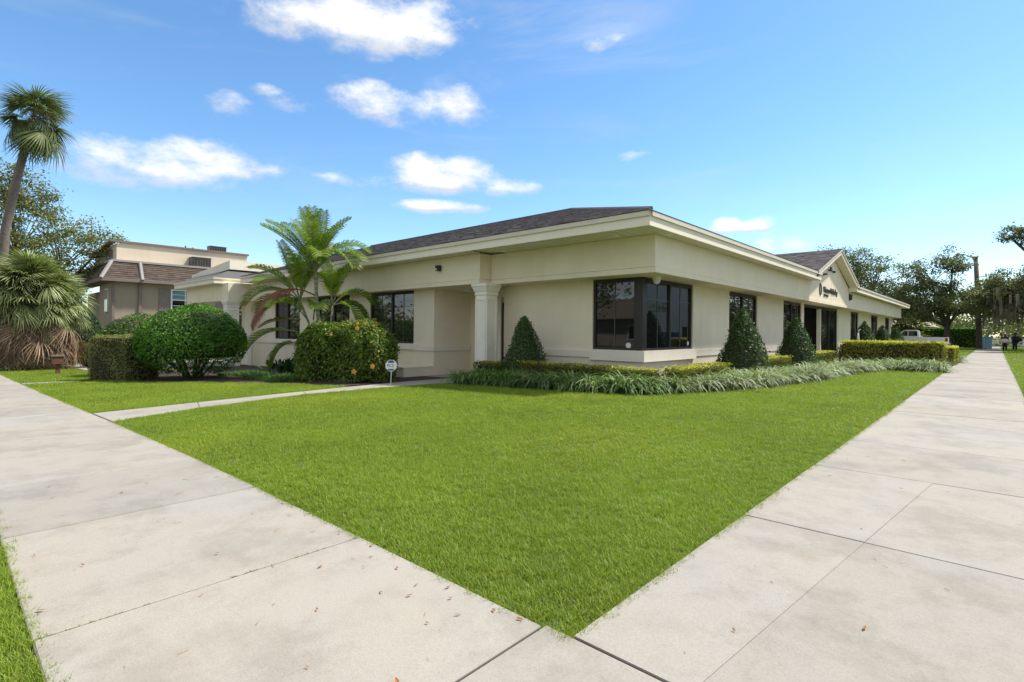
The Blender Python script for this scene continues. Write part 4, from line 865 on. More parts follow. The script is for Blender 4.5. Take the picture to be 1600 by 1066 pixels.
# ---- tufts
def grass_tuft(n, rad, hmin, hmax, w, mat, lean=.5, seg=3):
    out = []
    for k in range(n):
        a = rng.uniform(0, 6.28); r0 = rad * math.sqrt(rng.random()); h = rng.uniform(hmin, hmax); le = rng.uniform(.1, lean) * h; b = rng.uniform(0, 6.28)
        p0 = np.array([r0 * math.cos(a), r0 * math.sin(a), -.01]); dx = np.array([math.cos(b), math.sin(b), 0]); side = np.array([-math.sin(b), math.cos(b), 0])
        line = [p0 + dx * le * (q ** 2) + np.array([0, 0, h * (q - .25 * q * q * rng.uniform(.5, 1.3))]) for q in np.linspace(0, 1, seg)]
        out.append((line, [w * (1 - .85 * q ** 2) for q in np.linspace(0, 1, seg)], side))
    return tuft_src(out, mat)
def lily_tuft(n, Lmin, Lmax, w, mat, bend=1.0):
    out = []
    for k in range(n):
        a = rng.uniform(0, 6.28); L = rng.uniform(Lmin, Lmax); t0 = rng.uniform(.15, .75) * bend; d = np.array([math.cos(a), math.sin(a), 0]); side = np.array([-math.sin(a), math.cos(a), 0])
        p = np.array([rng.normal(0, .03), rng.normal(0, .03), 0.0]); line = [p.copy()]; ang = t0; seg = 6; curl = rng.uniform(1.6, 2.9) * bend
        for i in range(seg):
            p = p + (d * math.sin(ang) + np.array([0, 0, math.cos(ang)])) * L / seg; ang = min(ang + curl / seg, 2.75); line.append(p.copy())
        out.append((line, [w * (.8, 1, 1, .95, .8, .5, .08)[i] for i in range(7)], side))
    return tuft_src(out, mat)
def inpoly(x, y, poly):
    c = np.zeros(len(x), bool); n = len(poly); j = n - 1
    for i in range(n):
        xi, yi = poly[i]; xj, yj = poly[j]
        c ^= ((yi > y) != (yj > y)) & (x < (xj - xi) * (y - yi) / (yj - yi + 1e-12) + xi); j = i
    return c
lawnA = [(-1.44, 2.0), (-10.85, 1.98)] + wr[1:] + [(-12.25, 10.5)] + bedA[1:] + [(-1.44, 25.3)]
lawnB = [(-12.55, 1.98), (-24.28, 1.98), (-24.28, 4.0), (-22.0, 4.85), (-19.3, 6.45), (-16.2, 7.8), (-14.1, 8.2)] + wl[2:0:-1]
lawnC = [(-25.02, 1.98), (-38, 1.98), (-38, 5.0), (-33.0, 5.1), (-28, 5.0), (-25.02, 3.8)]
lawnD = [(-1.6, .29), (-1.05, -1.38), (-30, -1.38), (-30, .29)]
lawnE = [(.51, 2.05), (2.98, 2.05), (2.98, 90), (.51, 90)]
lawnF = [(-1.44, 36.6), (-1.44, 95), (-12, 95), (-7.0, 62), (-7.0, 53.5), (-2.9, 53.5), (-3.0, 36.6)]
Pt = []; Sc = []
for poly, dm in ((lawnA, 1), (lawnB, 1), (lawnC, .8), (lawnD, .9), (lawnE, .5), (lawnF, .5)):
    xs_ = [p[0] for p in poly]; ys_ = [p[1] for p in poly]
    for (d0, d1, den, sc) in ((0, 4, 1250, .9), (4, 6, 900, .95), (6, 9, 560, 1.05), (9, 14, 320, 1.2), (14, 22, 170, 1.4), (22, 40, 60, 1.9), (40, 120, 16, 2.6)):
        x0, x1_, y0, y1_ = max(min(xs_), -d1), min(max(xs_), d1), max(min(ys_), -d1), min(max(ys_), d1)
        if x1_ <= x0 or y1_ <= y0: continue
        n = int((x1_ - x0) * (y1_ - y0) * den * dm); x = rng.uniform(x0, x1_, n); y = rng.uniform(y0, y1_, n); d = np.hypot(x, y)
        k = (d >= d0) & (d < d1) & inpoly(x, y, poly); x, y = x[k], y[k]
        Pt.append(np.stack([x, y, hz(x) - .02], 1)); Sc.append(sc * rng.uniform(.75, 1.2, len(x)))
for (x0, y0, x1_, y1_, k) in ((-1.42, 2.0, -1.42, 14, 900), (-1.45, 1.97, -10.8, 1.97, 700), (-1.7, .31, -7, .31, 220), (-12.6, 1.97, -24, 1.97, 400), (-10.85, 2.0, -12.72, 6.3, 260)):   # runners creeping over the pavement edge
    t = rng.random(k); o_ = rng.normal(0, .014, (k, 2)); Pt.append(np.stack([x0 + (x1_ - x0) * t + o_[:, 0], y0 + (y1_ - y0) * t + o_[:, 1], hz(x0 + (x1_ - x0) * t) - .012], 1)); Sc.append(rng.uniform(.35, .8, k))
Pt = np.concatenate(Pt); Sc = np.concatenate(Sc); n = len(Pt)
yel = (np.sin(Pt[:, 0] * .9 + 2) * np.sin(Pt[:, 1] * .7 + .5) + rng.normal(0, .6, n) > .95)
srcs = [grass_tuft(20, .055, .032, .062, .0024, 'grass', .9) for k in range(5)] + [grass_tuft(18, .055, .03, .06, .0024, 'grass_y', .9) for k in range(2)]
rot_ = np.zeros((n, 3)); rot_[:, 2] = rng.uniform(0, 6.28, n); rot_[:, :2] = rng.normal(0, .10, (n, 2))
go_ = scatter('lawn_grass', Pt, rot_, Sc, np.where(yel, rng.integers(5, 7, n), rng.integers(0, 5, n)), srcs); tag(go_, 'short bright green mown turf grass covering the lawns', 'grass')
# moss and weeds in the pavement joints
mp_ = []
for (xa, xb, j) in ((-3.2, -3.2, 0),):
    y = np.concatenate([rng.uniform(.32, .75, 40), rng.uniform(1.15, 1.32, 20), rng.uniform(1.5, 1.75, 26), rng.uniform(.32, 1.9, 18)]); mp_.append(np.stack([np.full(len(y), xa) + rng.normal(0, .004, len(y)), y, np.full(len(y), h1(xa) - .006)], 1))
mp_ = np.concatenate(mp_); n = len(mp_); rot_ = np.zeros((n, 3)); rot_[:, 2] = rng.uniform(0, 6.28, n)
tag(scatter('joint_moss', mp_, rot_, rng.uniform(.4, .9, n), rng.integers(0, 2, n), [grass_tuft(14, .014, .006, .022, .0025, 'moss', 1.2) for k in range(2)]), 'green moss and weeds growing in the pavement joint', 'moss')
# liriope border
def along(poly, step, width):
    out = []
    for (x0, y0), (x1_, y1_) in zip(poly[:-1], poly[1:]):
        L = math.hypot(x1_ - x0, y1_ - y0); nx_, ny_ = -(y1_ - y0) / L, (x1_ - x0) / L
        for k in range(max(1, int(L / step))):
            for w in np.arange(.16, width, step * .95):
                t = (k + rng.uniform(0, 1)) * step / L; q = w + rng.normal(0, step * .2); out.append((x0 + (x1_ - x0) * t + nx_ * q, y0 + (y1_ - y0) * t + ny_ * q))
    return np.array(out)
lp = along(bedA, .19, 1.05)
lp = np.concatenate([lp, along([(-3.6, 26.6), (-1.7, 26.2)], .17, 1.0), rng.normal(0, .28, (26, 2)) + [-1.75, 35.6], rng.normal(0, .22, (14, 2)) + [-2.0, 25.9]])
lp = lp[lp[:, 0] < -1.40]
n = len(lp); pale = (1 / (1 + np.exp(-(lp[:, 0] + 6.4 + .35 * (lp[:, 1] - 11.3)) * 1.1)))  # paler blades towards the sunlit side: sun and shade put into tuft colour
pk = np.where(rng.random(n) < pale, rng.integers(4, 7, n), np.where(rng.random(n) < .4, rng.integers(0, 2, n), rng.integers(2, 4, n)))
rot_ = np.zeros((n, 3)); rot_[:, 2] = rng.uniform(0, 6.28, n); rot_[:, :2] = rng.normal(0, .14, (n, 2))
src = [lily_tuft(26, .40, .66, .0095, 'lily') for k in range(2)] + [lily_tuft(26, .40, .66, .0095, 'lily_dark') for k in range(2)] + [lily_tuft(26, .36, .60, .0095, 'lily_pale') for k in range(3)]
tag(scatter('border_grass', np.stack([lp[:, 0], lp[:, 1], hz(lp[:, 0])], 1), rot_, rng.uniform(1.2, 1.65, n), pk, src), 'arching strap-leaf border grass edging the bed along lawn and hedge', 'border grass')
fp = np.concatenate([np.stack([rng.uniform(-23.5, -18.0, 90), rng.uniform(7.6, 9.3, 90)], 1), np.stack([rng.uniform(-19, -17.2, 30), rng.uniform(7.6, 8.4, 30)], 1)]); n = len(fp)
rot_ = np.zeros((n, 3)); rot_[:, 2] = rng.uniform(0, 6.28, n)
tag(scatter('fern_cover', np.stack([fp[:, 0], fp[:, 1], hz(fp[:, 0])], 1), rot_, rng.uniform(.8, 1.1, n), rng.integers(0, 2, n), [lily_tuft(34, .3, .5, .008, 'lily_dark') for k in range(2)]), 'dark ground cover tufts under the ball shrub by the left wall', 'ground cover')
cl_ = thing('grass_clump', 'taller vivid green strap-leaf clump in the pale border below the golden hedge', 'plant', (-3.0, 26.6, 0))
for k in range(40):
    a = rng.uniform(0, 6.28); L = rng.uniform(.6, .95); d = Vector((math.cos(a), math.sin(a), 0)); s = Vector((-math.sin(a), math.cos(a), 0)); p = Vector((-3.0, 26.6, 0)); V = []; F = []; ang = rng.uniform(.1, .6)
    for i in range(6):
        w = .012 * (1 - i / 5.3); V += [p - s * w, p + s * w]; p = p + (d * math.sin(ang) + Vector((0, 0, math.cos(ang)))) * L / 5; ang += .35
        if i: F.append((2 * i - 2, 2 * i - 1, 2 * i + 1, 2 * i))
    raw('leaf', V, F, 'grass', cl_)

# ---- trees
def tree(name, label, base, trunk_top, tr, lobes, ncl, per, leaf, mat, spread=.55, bark='bark', group=None, hang=0, inner=.35, flat=.6):
    base = Vector(base); t = thing(name, label, 'tree', base, group); tt = Vector(trunk_top)
    mid = (base + tt) / 2 + Vector((random.uniform(-.2, .2), random.uniform(-.2, .2), 0))
    tb = MB().tube([base - Vector((0, 0, .3)), base + Vector((0, 0, .25)), mid, tt], [tr * 1.5, tr * 1.05, tr * .85, tr * .7], 10)
    vol = np.array([l[3] * l[4] * l[5] for l in lobes]) ** .7; pick = rng.choice(len(lobes), ncl, p=vol / vol.sum()); cl = []
    for i in pick:
        l = lobes[i]; d = rng.normal(0, 1, 3); d /= np.linalg.norm(d); r = (inner + (1 - inner) * rng.random() ** .6); cl.append(np.array(l[:3]) + d * r * np.array(l[3:6]))
    cl = np.array(cl)
    hubs = [Vector(l[:3]) - Vector((0, 0, l[5] * .35)) for l in lobes]
    for hb in hubs:
        m_ = (tt * .5 + hb * .5) + Vector((0, 0, -.3)); tb.tube([tt - Vector((0, 0, .2)), m_, hb], [tr * .6, tr * .42, tr * .22], 7)
    for c, i in zip(cl, pick):
        if random.random() < .55:
            q = Vector(c); h_ = hubs[i]; m_ = h_ * .5 + q * .5 + Vector((random.uniform(-.3, .3), random.uniform(-.3, .3), random.uniform(-.1, .3))); tb.tube([h_, m_, q], [tr * .16, tr * .09, tr * .04], 4, False)
    tb.build('trunk', bark, t, True)
    n = ncl * per; cc = np.repeat(cl, per, 0); off = rng.normal(0, 1, (n, 3)) * np.array([spread, spread, spread * flat]) * np.repeat(rng.uniform(.6, 1.3, ncl), per)[:, None]
    Nn = rng.normal(0, .5, (n, 3)); Nn[:, 2] += .8
    V, F = leaf_quads(cc + off, Nn, leaf, .6, .5, hang); raw('crown', V, F, mat, t); return t, cl
tree('oak_tree', 'dark oak with airy top standing by the pickup tail', (-3.55, 71.4, 0), (-3.7, 71.4, 2.6), .33, [(-4.6, 71, 4.9, 4.0, 3.6, 2.2), (-6.2, 71, 4.6, 2.6, 3, 1.7), (-2.8, 71, 5.0, 2.4, 3, 1.9), (-5.0, 71, 7.6, 3.0, 3, 2.0), (-3.3, 71, 9.0, 1.6, 1.5, 1.4)], 200, 115, .20, 'oak', .42)
tree('oak_tree', 'grey-green broad tree rising behind the entry gable', (-14.5, 73, 0), (-14, 73, 4), .4, [(-13.5, 73, 9.0, 4.2, 4, 2.9), (-10.5, 73, 7.6, 3.6, 4, 3.2), (-17, 73, 7.5, 3.5, 4, 2.5), (-8.6, 74, 5.2, 2.8, 3, 2.4)], 230, 100, .21, 'oak', .45)
tree('light_green_tree', 'bright yellow-green tree between gable end and dark oak', (-9.2, 80, 0), (-9.2, 80, 2), .2, [(-8.8, 80, 4.6, 2.4, 2.2, 2.8), (-7.4, 80, 2.6, 2.0, 2, 1.8)], 70, 60, .3, 'oak_light', .5)
moak, mcl = tree('oak_tree', 'spreading oak draped in grey hanging moss over the pavement', (4.6, 74, 0), (4.2, 74, 3.2), .45, [(2.2, 73, 6.2, 3.6, 3.5, 2.3), (-.2, 75, 5.6, 2.4, 3, 2.0), (5.2, 72, 6.8, 3.4, 3.5, 2.6), (1.5, 80, 5.2, 2.6, 3, 2.2)], 300, 100, .20, 'oak', .42)
mv = []; 
for k in range(900):
    c = mcl[rng.integers(len(mcl))]
    if c[2] > 6.5: continue
    L = rng.uniform(.7, 2.1); x, y = c[0] + rng.normal(0, .5), c[1] + rng.normal(0, .5); z = c[2] - .1; w = rng.uniform(.03, .09); a = rng.uniform(0, 3.14); dx, dy = math.cos(a) * w, math.sin(a) * w
    for j in range(2): mv.append([(x - dx + j * .1, y - dy, z), (x + dx + j * .1, y + dy, z), (x + dx * .3 + j * .12, y + dy * .3, z - L), (x - dx * .1 + j * .05, y - dy * .1, z - L * .97)])
mv = np.array(mv).reshape(-1, 3); o = raw('hanging_moss', mv, np.arange(len(mv)).reshape(-1, 4), 'mossgrey', moak); o['kind'] = 'stuff'
tree('oak_tree', 'tall reddish oak limb with sparse leaves above the moss oak', (5.6, 66, 0), (4.4, 66, 6.5), .4, [(2.6, 66, 11.0, 1.6, 1.5, 1.5), (1.0, 66, 10.6, 1.3, 1.2, .8), (3.8, 66, 8.8, 1.9, 2, 1.5), (4.5, 66, 12.2, 2.0, 2, 1.5)], 60, 80, .20, 'oak', .30)
tree('leafy_tree', 'loose tree with thin yellowish top left of the taupe apartment block', (-62, 5.6, -1.4), (-61.5, 5.8, 3), .35, [(-62.5, 4.6, 9.2, 4.4, 4, 5.0), (-59.5, 7.2, 7.6, 3.8, 3.4, 3.6), (-57.2, 9.0, 8.2, 2.6, 2.4, 2.4), (-62, 4, 13.0, 3.4, 3.2, 2.6)], 270, 80, .20, 'leafy', .48)
gbt = 'trees across the streets'
for i, (x, y, s_, lb) in enumerate(((-20, -17, 1.0, 'dense tree across the left street facing the porch'), (-33, -18, 1.15, 'dense tree across the left street facing the left windows'), (-48, -17, 1.1, 'dense tree across the left street facing the ball shrub'), (16, 30, 1.0, 'tree across the side street facing the cone shrubs'), (17, 47, 1.0, 'tree across the side street by the white building'), (15.5, 84, 1.1, 'tree across the side street beyond the white building'))):
    tree('street_tree', lb, (x, y, -.1), (x, y, 2.4), .3, [(x, y, 5.6 * s_, 4.2 * s_, 4 * s_, 3.2 * s_), (x + 2, y + 1.5, 4.2 * s_, 3 * s_, 3 * s_, 2.2 * s_)], 80, 40, .42, 'oak', .8, group=gbt)
# far wood closing the street
fw3 = []
for k in range(300):
    x = rng.uniform(-30, 34); y = rng.uniform(92, 120); h = rng.uniform(4.0, 7.0) if x > 0 else rng.uniform(3, 5.5); fw3.append((x, y, h))
P = []
for x, y, h in fw3: q = rng.normal(0, 1, (80, 3)) * [1.6, 1.6, h * .28]; q[:, 2] = np.abs(q[:, 2]) * .9; P.append(q + [x, y, h * rng.uniform(0, .75)])
P = np.concatenate(P); Nn = rng.normal(0, .6, P.shape); Nn[:, 2] += .7; V, F = leaf_quads(P, Nn, .5, .7, .5); o = raw('far_wood', V, F, 'oak'); tag(o, 'dark green mass of trees closing the far end of the street', 'wood', kind='stuff')
fw4 = []  # added trees, out of view: darken what the left windows reflect
for k in range(230):
    x = rng.uniform(-150, -58); y = rng.uniform(-30, -15); h = rng.uniform(4, 8); q = rng.normal(0, 1, (60, 3)) * [1.8, 1.6, h * .3]; q[:, 2] = np.abs(q[:, 2]); fw4.append(q + [x, y, -1.2 + h * rng.uniform(0, .7)])
P = np.concatenate(fw4); Nn = rng.normal(0, .6, P.shape); Nn[:, 2] += .7; V, F = leaf_quads(P, Nn, .6, .7, .5); o = raw('far_wood', V, F, 'oak'); tag(o, 'added unseen dark green mass of trees along the left street, darkening window reflections', 'wood', kind='stuff')
box_hedge('leafy bright green hedge behind the dark oak trunk', -4.4, 82, 6.5, 1.6, 2.3, 0, 'round', 160, .2, None, 0, 'box_hedge', .2, .2)

# ---- palms
RT = Vector((.737, .676, 0)); FW = Vector((-.676, .737, 0))
def feather(parent, p0, d0, L, droop, mat, n=44, ll=.66, vee=.5):
    p0, d = Vector(p0), Vector(d0).normalized(); pts = []; p = p0.copy(); m = 16; dd = d.copy()
    for i in range(m + 1):
        pts.append(p.copy()); p = p + dd * (L / m); dd = (dd + Vector((0, 0, -droop / m * (1.0 + 1.6 * i / m)))).normalized()
    V = []; F = []
    for k in range(n):
        s = .22 + .78 * (k + .5) / n; f = s * m; i = min(int(f), m - 1); c = pts[i].lerp(pts[i + 1], f - i); tg = (pts[i + 1] - pts[i]).normalized()
        sd_ = tg.cross(Vector((0, 0, 1))); sd_ = sd_.normalized() if sd_.length > .05 else Vector((1, 0, 0)); up = sd_.cross(tg).normalized()
        ln = ll * (math.sin(math.pi * (.12 + .80 * (s - .22) / .78)) ** .7) * random.uniform(.85, 1.1)
        for sg_ in (-1, 1):
            dr = (sd_ * sg_ * .80 + tg * .55 + up * vee).normalized(); w = (tg - dr * tg.dot(dr)).normalized() * .0175
            a, b_, e = c, c + dr * ln * .55, c + dr * ln + Vector((0, 0, -.30 * ln)); q = len(V)
            V += [a - w * .6, a + w * .6, b_ + w, b_ - w, e]; F += [(q, q + 1, q + 2, q + 3), (q + 3, q + 2, q + 4)]
    fo = raw('frond', V, F, mat, parent); MB().tube(pts, [.026 * (1 - .85 * i / m) + .003 for i in range(m + 1)], 5, False).build('rachis', 'cane' if mat != 'areca_r' else 'areca_r', fo, True)
AP = thing('feather_palm', 'multi-stem feather palm with green fronds and one drooping red dead frond', 'palm tree', (-19.04, 9.9, h1(-19.04)))
ap = Vector((-19.04, 9.9, 0)); zb = h1(-19.04)
def apx(u, v): return ap + RT * ((u - 500) * .0243) + Vector((0, 0, 1.4 + (516 - v) * .0243))   # local frame of the palm: metres right and up
def cane(pts, r0, r1):
    m = MB(); m.tube(pts, [r0 + (r1 - r0) * i / (len(pts) - 1) for i in range(len(pts))], 9)
    o = m.build('trunk', 'cane', AP, True)
    a, b_ = Vector(pts[0]), Vector(pts[-1])
    for k in range(1, 14):
        t = k / 14; f = t * (len(pts) - 1); i = int(f); c = Vector(pts[i]).lerp(Vector(pts[min(i + 1, len(pts) - 1)]), f - i); MB().tube([c - Vector((0, 0, .008)), c + Vector((0, 0, .008))], [r0 + (r1 - r0) * t + .004] * 2, 9).build('ring_scar', 'trim2', o)
c1 = apx(493, 424); c2 = apx(468, 470); c3 = apx(520, 478)
cane([apx(506, 592), apx(500, 520), apx(494, 460), c1], .085, .06); cane([apx(496, 594) + FW * .2, apx(486, 520) + FW * .2, c2], .06, .05); cane([apx(512, 594) - FW * .2, apx(518, 530) - FW * .2, c3], .05, .04)
def fr(c, du, dv, dep, L, droop, mat='areca', n=42, ll=.72, vee=.42): feather(AP, c, RT * du + Vector((0, 0, dv)) + FW * dep, L, droop, mat, n, ll, vee)
fr(c1, -.10, 1, .1, 2.55, .25); fr(c1, .16, 1, -.15, 2.3, .35); fr(c1, .50, 1, .2, 2.5, 1.3); fr(c1, .75, .9, -.2, 2.3, 1.15); fr(c1, -.42, 1, .25, 2.5, .35)
fr(c1, -.7, 1, -.3, 2.5, .45); fr(c1, .0, 1, .5, 2.2, .6); fr(c1, -.2, 1, .1, 2.4, .3); fr(c1, .4, 1, -.1, 2.1, .6); fr(c1, -.25, 1, -.5, 2.3, .7); fr(c1, .25, 1, .6, 2.4, .9); fr(c1, -.6, .8, .6, 2.3, 1.0); fr(c1, .35, .9, -.7, 2.0, 1.1)
fr(c2, -1.0, .72, .0, 2.35, 1.15); fr(c2, -.3, 1, .2, 2.4, .5); fr(c2, .2, 1, -.2, 2.1, .5); fr(c2, -.55, 1, -.4, 2.2, .8); fr(c2, -.9, .35, .3, 2.1, .9, 'areca_y')
fr(apx(492, 462), -1.0, .55, -.45, 3.0, 1.7, 'areca_r', 52, .75, -.35); fr(c2, -.9, .3, -.5, 2.0, 1.3, 'areca_r', 40, .5, -.2); fr(c2, .35, 1, .1, 2.2, .6); fr(c2, -.15, 1, -.3, 2.3, .4); fr(c3, -.2, 1, .1, 2.0, .6); fr(c3, .3, 1, -.1, 1.9, .9); fr(apx(466, 520), -1, .25, -.1, 2.1, .95, 'areca'); fr(apx(474, 540), -.95, .45, -.4, 1.6, 2.0)
fr(c1, -.05, 1, -.3, 2.4, .45); fr(c1, .3, 1, .1, 2.5, .75); fr(c1, -.55, 1, -.1, 2.6, .6); fr(c1, .7, .9, -.35, 2.3, 1.4); fr(c2, -.75, .9, .3, 2.5, .9); fr(c2, .05, 1, .4, 2.0, .5); fr(apx(470, 500), -.9, .1, -.5, 1.5, .5, 'areca_y', 26, .5); fr(c3, .6, .9, .3, 1.8, 1.5); fr(c3, .9, .5, .3, 1.6, 1.6); fr(c3, .1, 1, -.5, 1.8, .9); fr(c3, .8, .35, -.2, 1.5, 1.9); fr(c1, .45, -.35, .1, 1.2, .5, 'areca_y', 20, .4); fr(c1, -.4, .1, -.3, 1.1, 1.0, 'areca_y', 20, .4); fr(apx(480, 500), -.4, .9, -.6, 1.8, 1.1); fr(apx(490, 500), .3, .9, -.6, 1.7, 1.2)
def fan_mesh(Lp, Lb, mat, nseg=26, span=2.0, droop=.35, width=.035, wild=.1):
    V = []; F = []
    hub = Vector((Lp, 0, -.12 * Lp))
    q0 = MB().tube([(0, 0, 0), (Lp * .5, 0, -.02 * Lp), tuple(hub)], [.022, .016, .012], 4, False); V += q0.v; F += q0.f
    for k in range(nseg):
        th = -span + 2 * span * (k + .5) / nseg; d = Vector((math.cos(th), math.sin(th), random.gauss(0, wild))); s = Vector((-math.sin(th), math.cos(th), 0)); L = Lb * (.78 + .22 * math.cos(th * .8)) * random.uniform(.88, 1.08); b_ = len(V)
        for i, (q, w) in enumerate(((.04, .012), (.35, 1.0), (.7, .75), (1.0, .04))):
            c = hub + d * L * q + Vector((0, 0, -droop * L * q ** 2.2 - .10 * L * abs(math.sin(th)) * q)); ww = width * w if w > .02 else .01
            V += [c - s * ww, c + s * ww]
            if i: F.append((b_ + 2 * i - 2, b_ + 2 * i - 1, b_ + 2 * i + 1, b_ + 2 * i))
    me = bpy.data.meshes.new('frond'); me.from_pydata([tuple(v) for v in V], [], F); me.materials.append(M[mat]); me.update(); return me
def put_fronds(parent, meshes, hub, n, pit0, pit1, az0=0, az1=6.283, jit=.12, scale=(.85, 1.15)):
    off = root_off(parent)
    for k in range(n):
        o = bpy.data.objects.new('frond', random.choice(meshes)); C.objects.link(o); o.parent = parent
        az = az0 + (az1 - az0) * ((k * .618) % 1) + random.gauss(0, .1); t = (k + .5) / n; pit = pit0 + (pit1 - pit0) * t + random.gauss(0, jit)
        o.location = Vector(hub) - off + Vector((random.gauss(0, .08), random.gauss(0, .08), random.gauss(0, .12)))
        o.rotation_euler = Euler((random.gauss(0, .3), -pit, az), 'XYZ'); s = random.uniform(*scale); o.scale = (s, s, s)
gm = [fan_mesh(1.05, 1.0, 'fan', 30, 2.1, .45 + .2 * i, .034) for i in range(3)]; dm = [fan_mesh(1.0, 1.35, 'fan_dead', 22, 1.3, .55 + .2 * i, .03, .25) for i in range(3)]
FP = thing('fan_palm', 'huge bushy fan palm with green crown and tan dead-leaf skirt reaching the ground', 'palm tree', (-36.6, 3.9, h1(-36.6)))
for (hx, hy, hh, ng_, nd) in ((-37.3, 3.25, 3.15, 95, 60), (-38.9, 1.8, 2.6, 60, 44), (-37.5, 4.3, 2.4, 40, 34)):
    MB().tube([(hx, hy, h1(hx) - .2), (hx, hy, 1.2), (hx, hy, hh)], [.30, .26, .2], 9).build('trunk', 'bark_grey', FP, True)
    put_fronds(FP, gm, (hx, hy, hh + .35), ng_, R(88), R(-10), scale=(.75, 1.02)); put_fronds(FP, gm, (hx, hy, hh - .3), int(ng_ * .6), R(45), R(-45), scale=(.75, 1.0))
    for q_ in (.4, .65, .88): put_fronds(FP, dm, (hx, hy, hh * q_ - .05), int(nd * .7), R(-28), R(-80), scale=(.65, .98))
SP = thing('cabbage_palm', 'tall slender cabbage palm with leaning grey trunk and drooping round crown', 'palm tree', (-41.9, 2.45, h1(-41.9)))
tp = [(-41.9, 2.3, -1.2), (-41.75, 2.4, 3), (-41.5, 2.62, 7), (-41.05, 3.1, 10.2), (-40.5, 3.65, 13.25)]
MB().tube(tp, [.30, .26, .21, .19, .20], 12).build('trunk', 'bark_grey', SP, True)
sm = [fan_mesh(1.15, 1.2, 'sabal', 28, 1.9, .5 + .2 * i, .034) for i in range(3)]
put_fronds(SP, sm, (-40.45, 3.7, 13.35), 50, R(80), R(-50), scale=(.55, .95)); put_fronds(SP, sm, (-40.4, 3.75, 13.0), 9, R(-35), R(-70), 4.6, 7.6)
fz = rng.normal(0, 1, (500, 3)) * [.35, .35, .22] + [-39.9, 4.1, 13.3]; V, F = leaf_quads(fz, rng.normal(0, 1, fz.shape), .12, .25, .5); raw('fruit_stalk', V, F, 'fruit', SP)['kind'] = 'stuff'

# ================================================================== SMALL THINGS
# yard alarm sign
ys_ = thing('yard_sign', 'white octagonal alarm-company yard sign with blue print on a thin stake', 'sign', (-13.35, 9.22, h1(-13.4)))
zb = h1(-13.4); n_ = Vector((.60, -.80, 0)); s_ = Vector((.80, .60, 0)); cc = Vector((-13.35, 9.22, zb + .58))
MB().tube([(-13.38, 9.23, zb - .02), (-13.355, 9.23, zb + .42)], .012, 6).build('stake', 'white', ys_)
def octo(c, r, th, mat, nm):
    a = [c + s_ * r * math.cos(R(22.5 + 45 * k)) + Vector((0, 0, r * math.sin(R(22.5 + 45 * k)))) for k in range(8)]
    MB().add([p + n_ * th for p in a] + a, [tuple(range(8)), tuple(range(15, 7, -1))] + [(i, 8 + i, 8 + (i + 1) % 8, (i + 1) % 8) for i in range(8)]).build(nm, mat, ys_)
octo(cc, .185, .012, 'white', 'board')
for z0_, z1_, w in ((.085, .155, .10), (-.15, -.10, .11)): MB().hexa([cc + s_ * -w + n_ * .013 + Vector((0, 0, z0_)), cc + s_ * w + n_ * .013 + Vector((0, 0, z0_)), cc + s_ * w + n_ * .015 + Vector((0, 0, z0_)), cc + s_ * -w + n_ * .015 + Vector((0, 0, z0_))], [cc + s_ * -w * .7 + n_ * .013 + Vector((0, 0, z1_)), cc + s_ * w * .7 + n_ * .013 + Vector((0, 0, z1_)), cc + s_ * w * .7 + n_ * .015 + Vector((0, 0, z1_)), cc + s_ * -w * .7 + n_ * .015 + Vector((0, 0, z1_))]).build('stripe', 'blue', ys_)
letters('PCS', .12, tuple(cc + s_ * -.12 + n_ * .014 + Vector((0, 0, -.04))), (R(90), 0, math.atan2(.60, .80)), 'blue', ys_, 'lettering', .002)
# path lights
for x, y, lb in ((-9.55, 11.55, 'thin black path light stake before the low hedge left of the corner window'), (-5.35, 15.9, 'thin black path light stake where the low hedge meets the broad cone shrub'), (-5.35, 21.6, 'thin black path light stake beside the cone shrub before the entry')):
    t = thing('path_light', lb, 'light', (x, y, h1(x)), 'path lights along the border'); MB().tube([(x, y, h1(x) - .02), (x, y, .72)], .018, 6).build('stake', 'black', t); MB().lathe((x, y, .72), [(.035, 0), (.04, .05), (.045, .16), (.02, .18)], 8).build('lamp_head', 'black', t)
# fallen leaves and twigs
def leaf_mesh(L, W, curl):
    V = []; F = []
    for i in range(5):
        q = i / 4; w = W * math.sin(math.pi * (.06 + .9 * q)); z = curl * (q - .5) ** 2 * 4 * L * .3
        V += [(L * (q - .5), -w, z + w * .5), (L * (q - .5), 0, z + .001), (L * (q - .5), w, z + w * .45)]
        if i: b_ = 3 * (i - 1); F += [(b_, b_ + 1, b_ + 4, b_ + 3), (b_ + 1, b_ + 2, b_ + 5, b_ + 4)]
    me = bpy.data.meshes.new('fallen_leaf'); me.from_pydata(V, [], F); me.materials.append(M['deadleaf']); me.update(); return me
lm = [leaf_mesh(.06, .014, .6), leaf_mesh(.05, .012, 1.0), leaf_mesh(.07, .012, .3)]
spots = [(-2.6, 1.85), (-2.75, 1.72), (-2.35, 1.80), (-2.2, 1.9), (-2.1, 1.83), (-1.95, 1.75), (-1.85, 1.9), (-2.0, 1.6), (-2.42, 1.62), (-3.0, 1.93), (-3.35, 1.9), (-3.9, 1.95), (-4.3, 1.93), (-4.9, 1.9), (-1.7, 1.93), (-1.75, 1.25), (-2.5, 1.3), (-2.95, 1.55), (-3.6, 1.2), (-4.0, .6), (-3.5, .36), (-4.4, .42), (-2.1, 1.05), (-.45, 3.0), (.3, 3.6), (-1.38, 4.5), (-1.36, 5.2), (-.9, 2.55), (.1, 2.8), (-1.2, 6.0), (-5.6, 1.1), (-6.3, .7), (-2.85, 1.83), (-2.28, 1.70)]
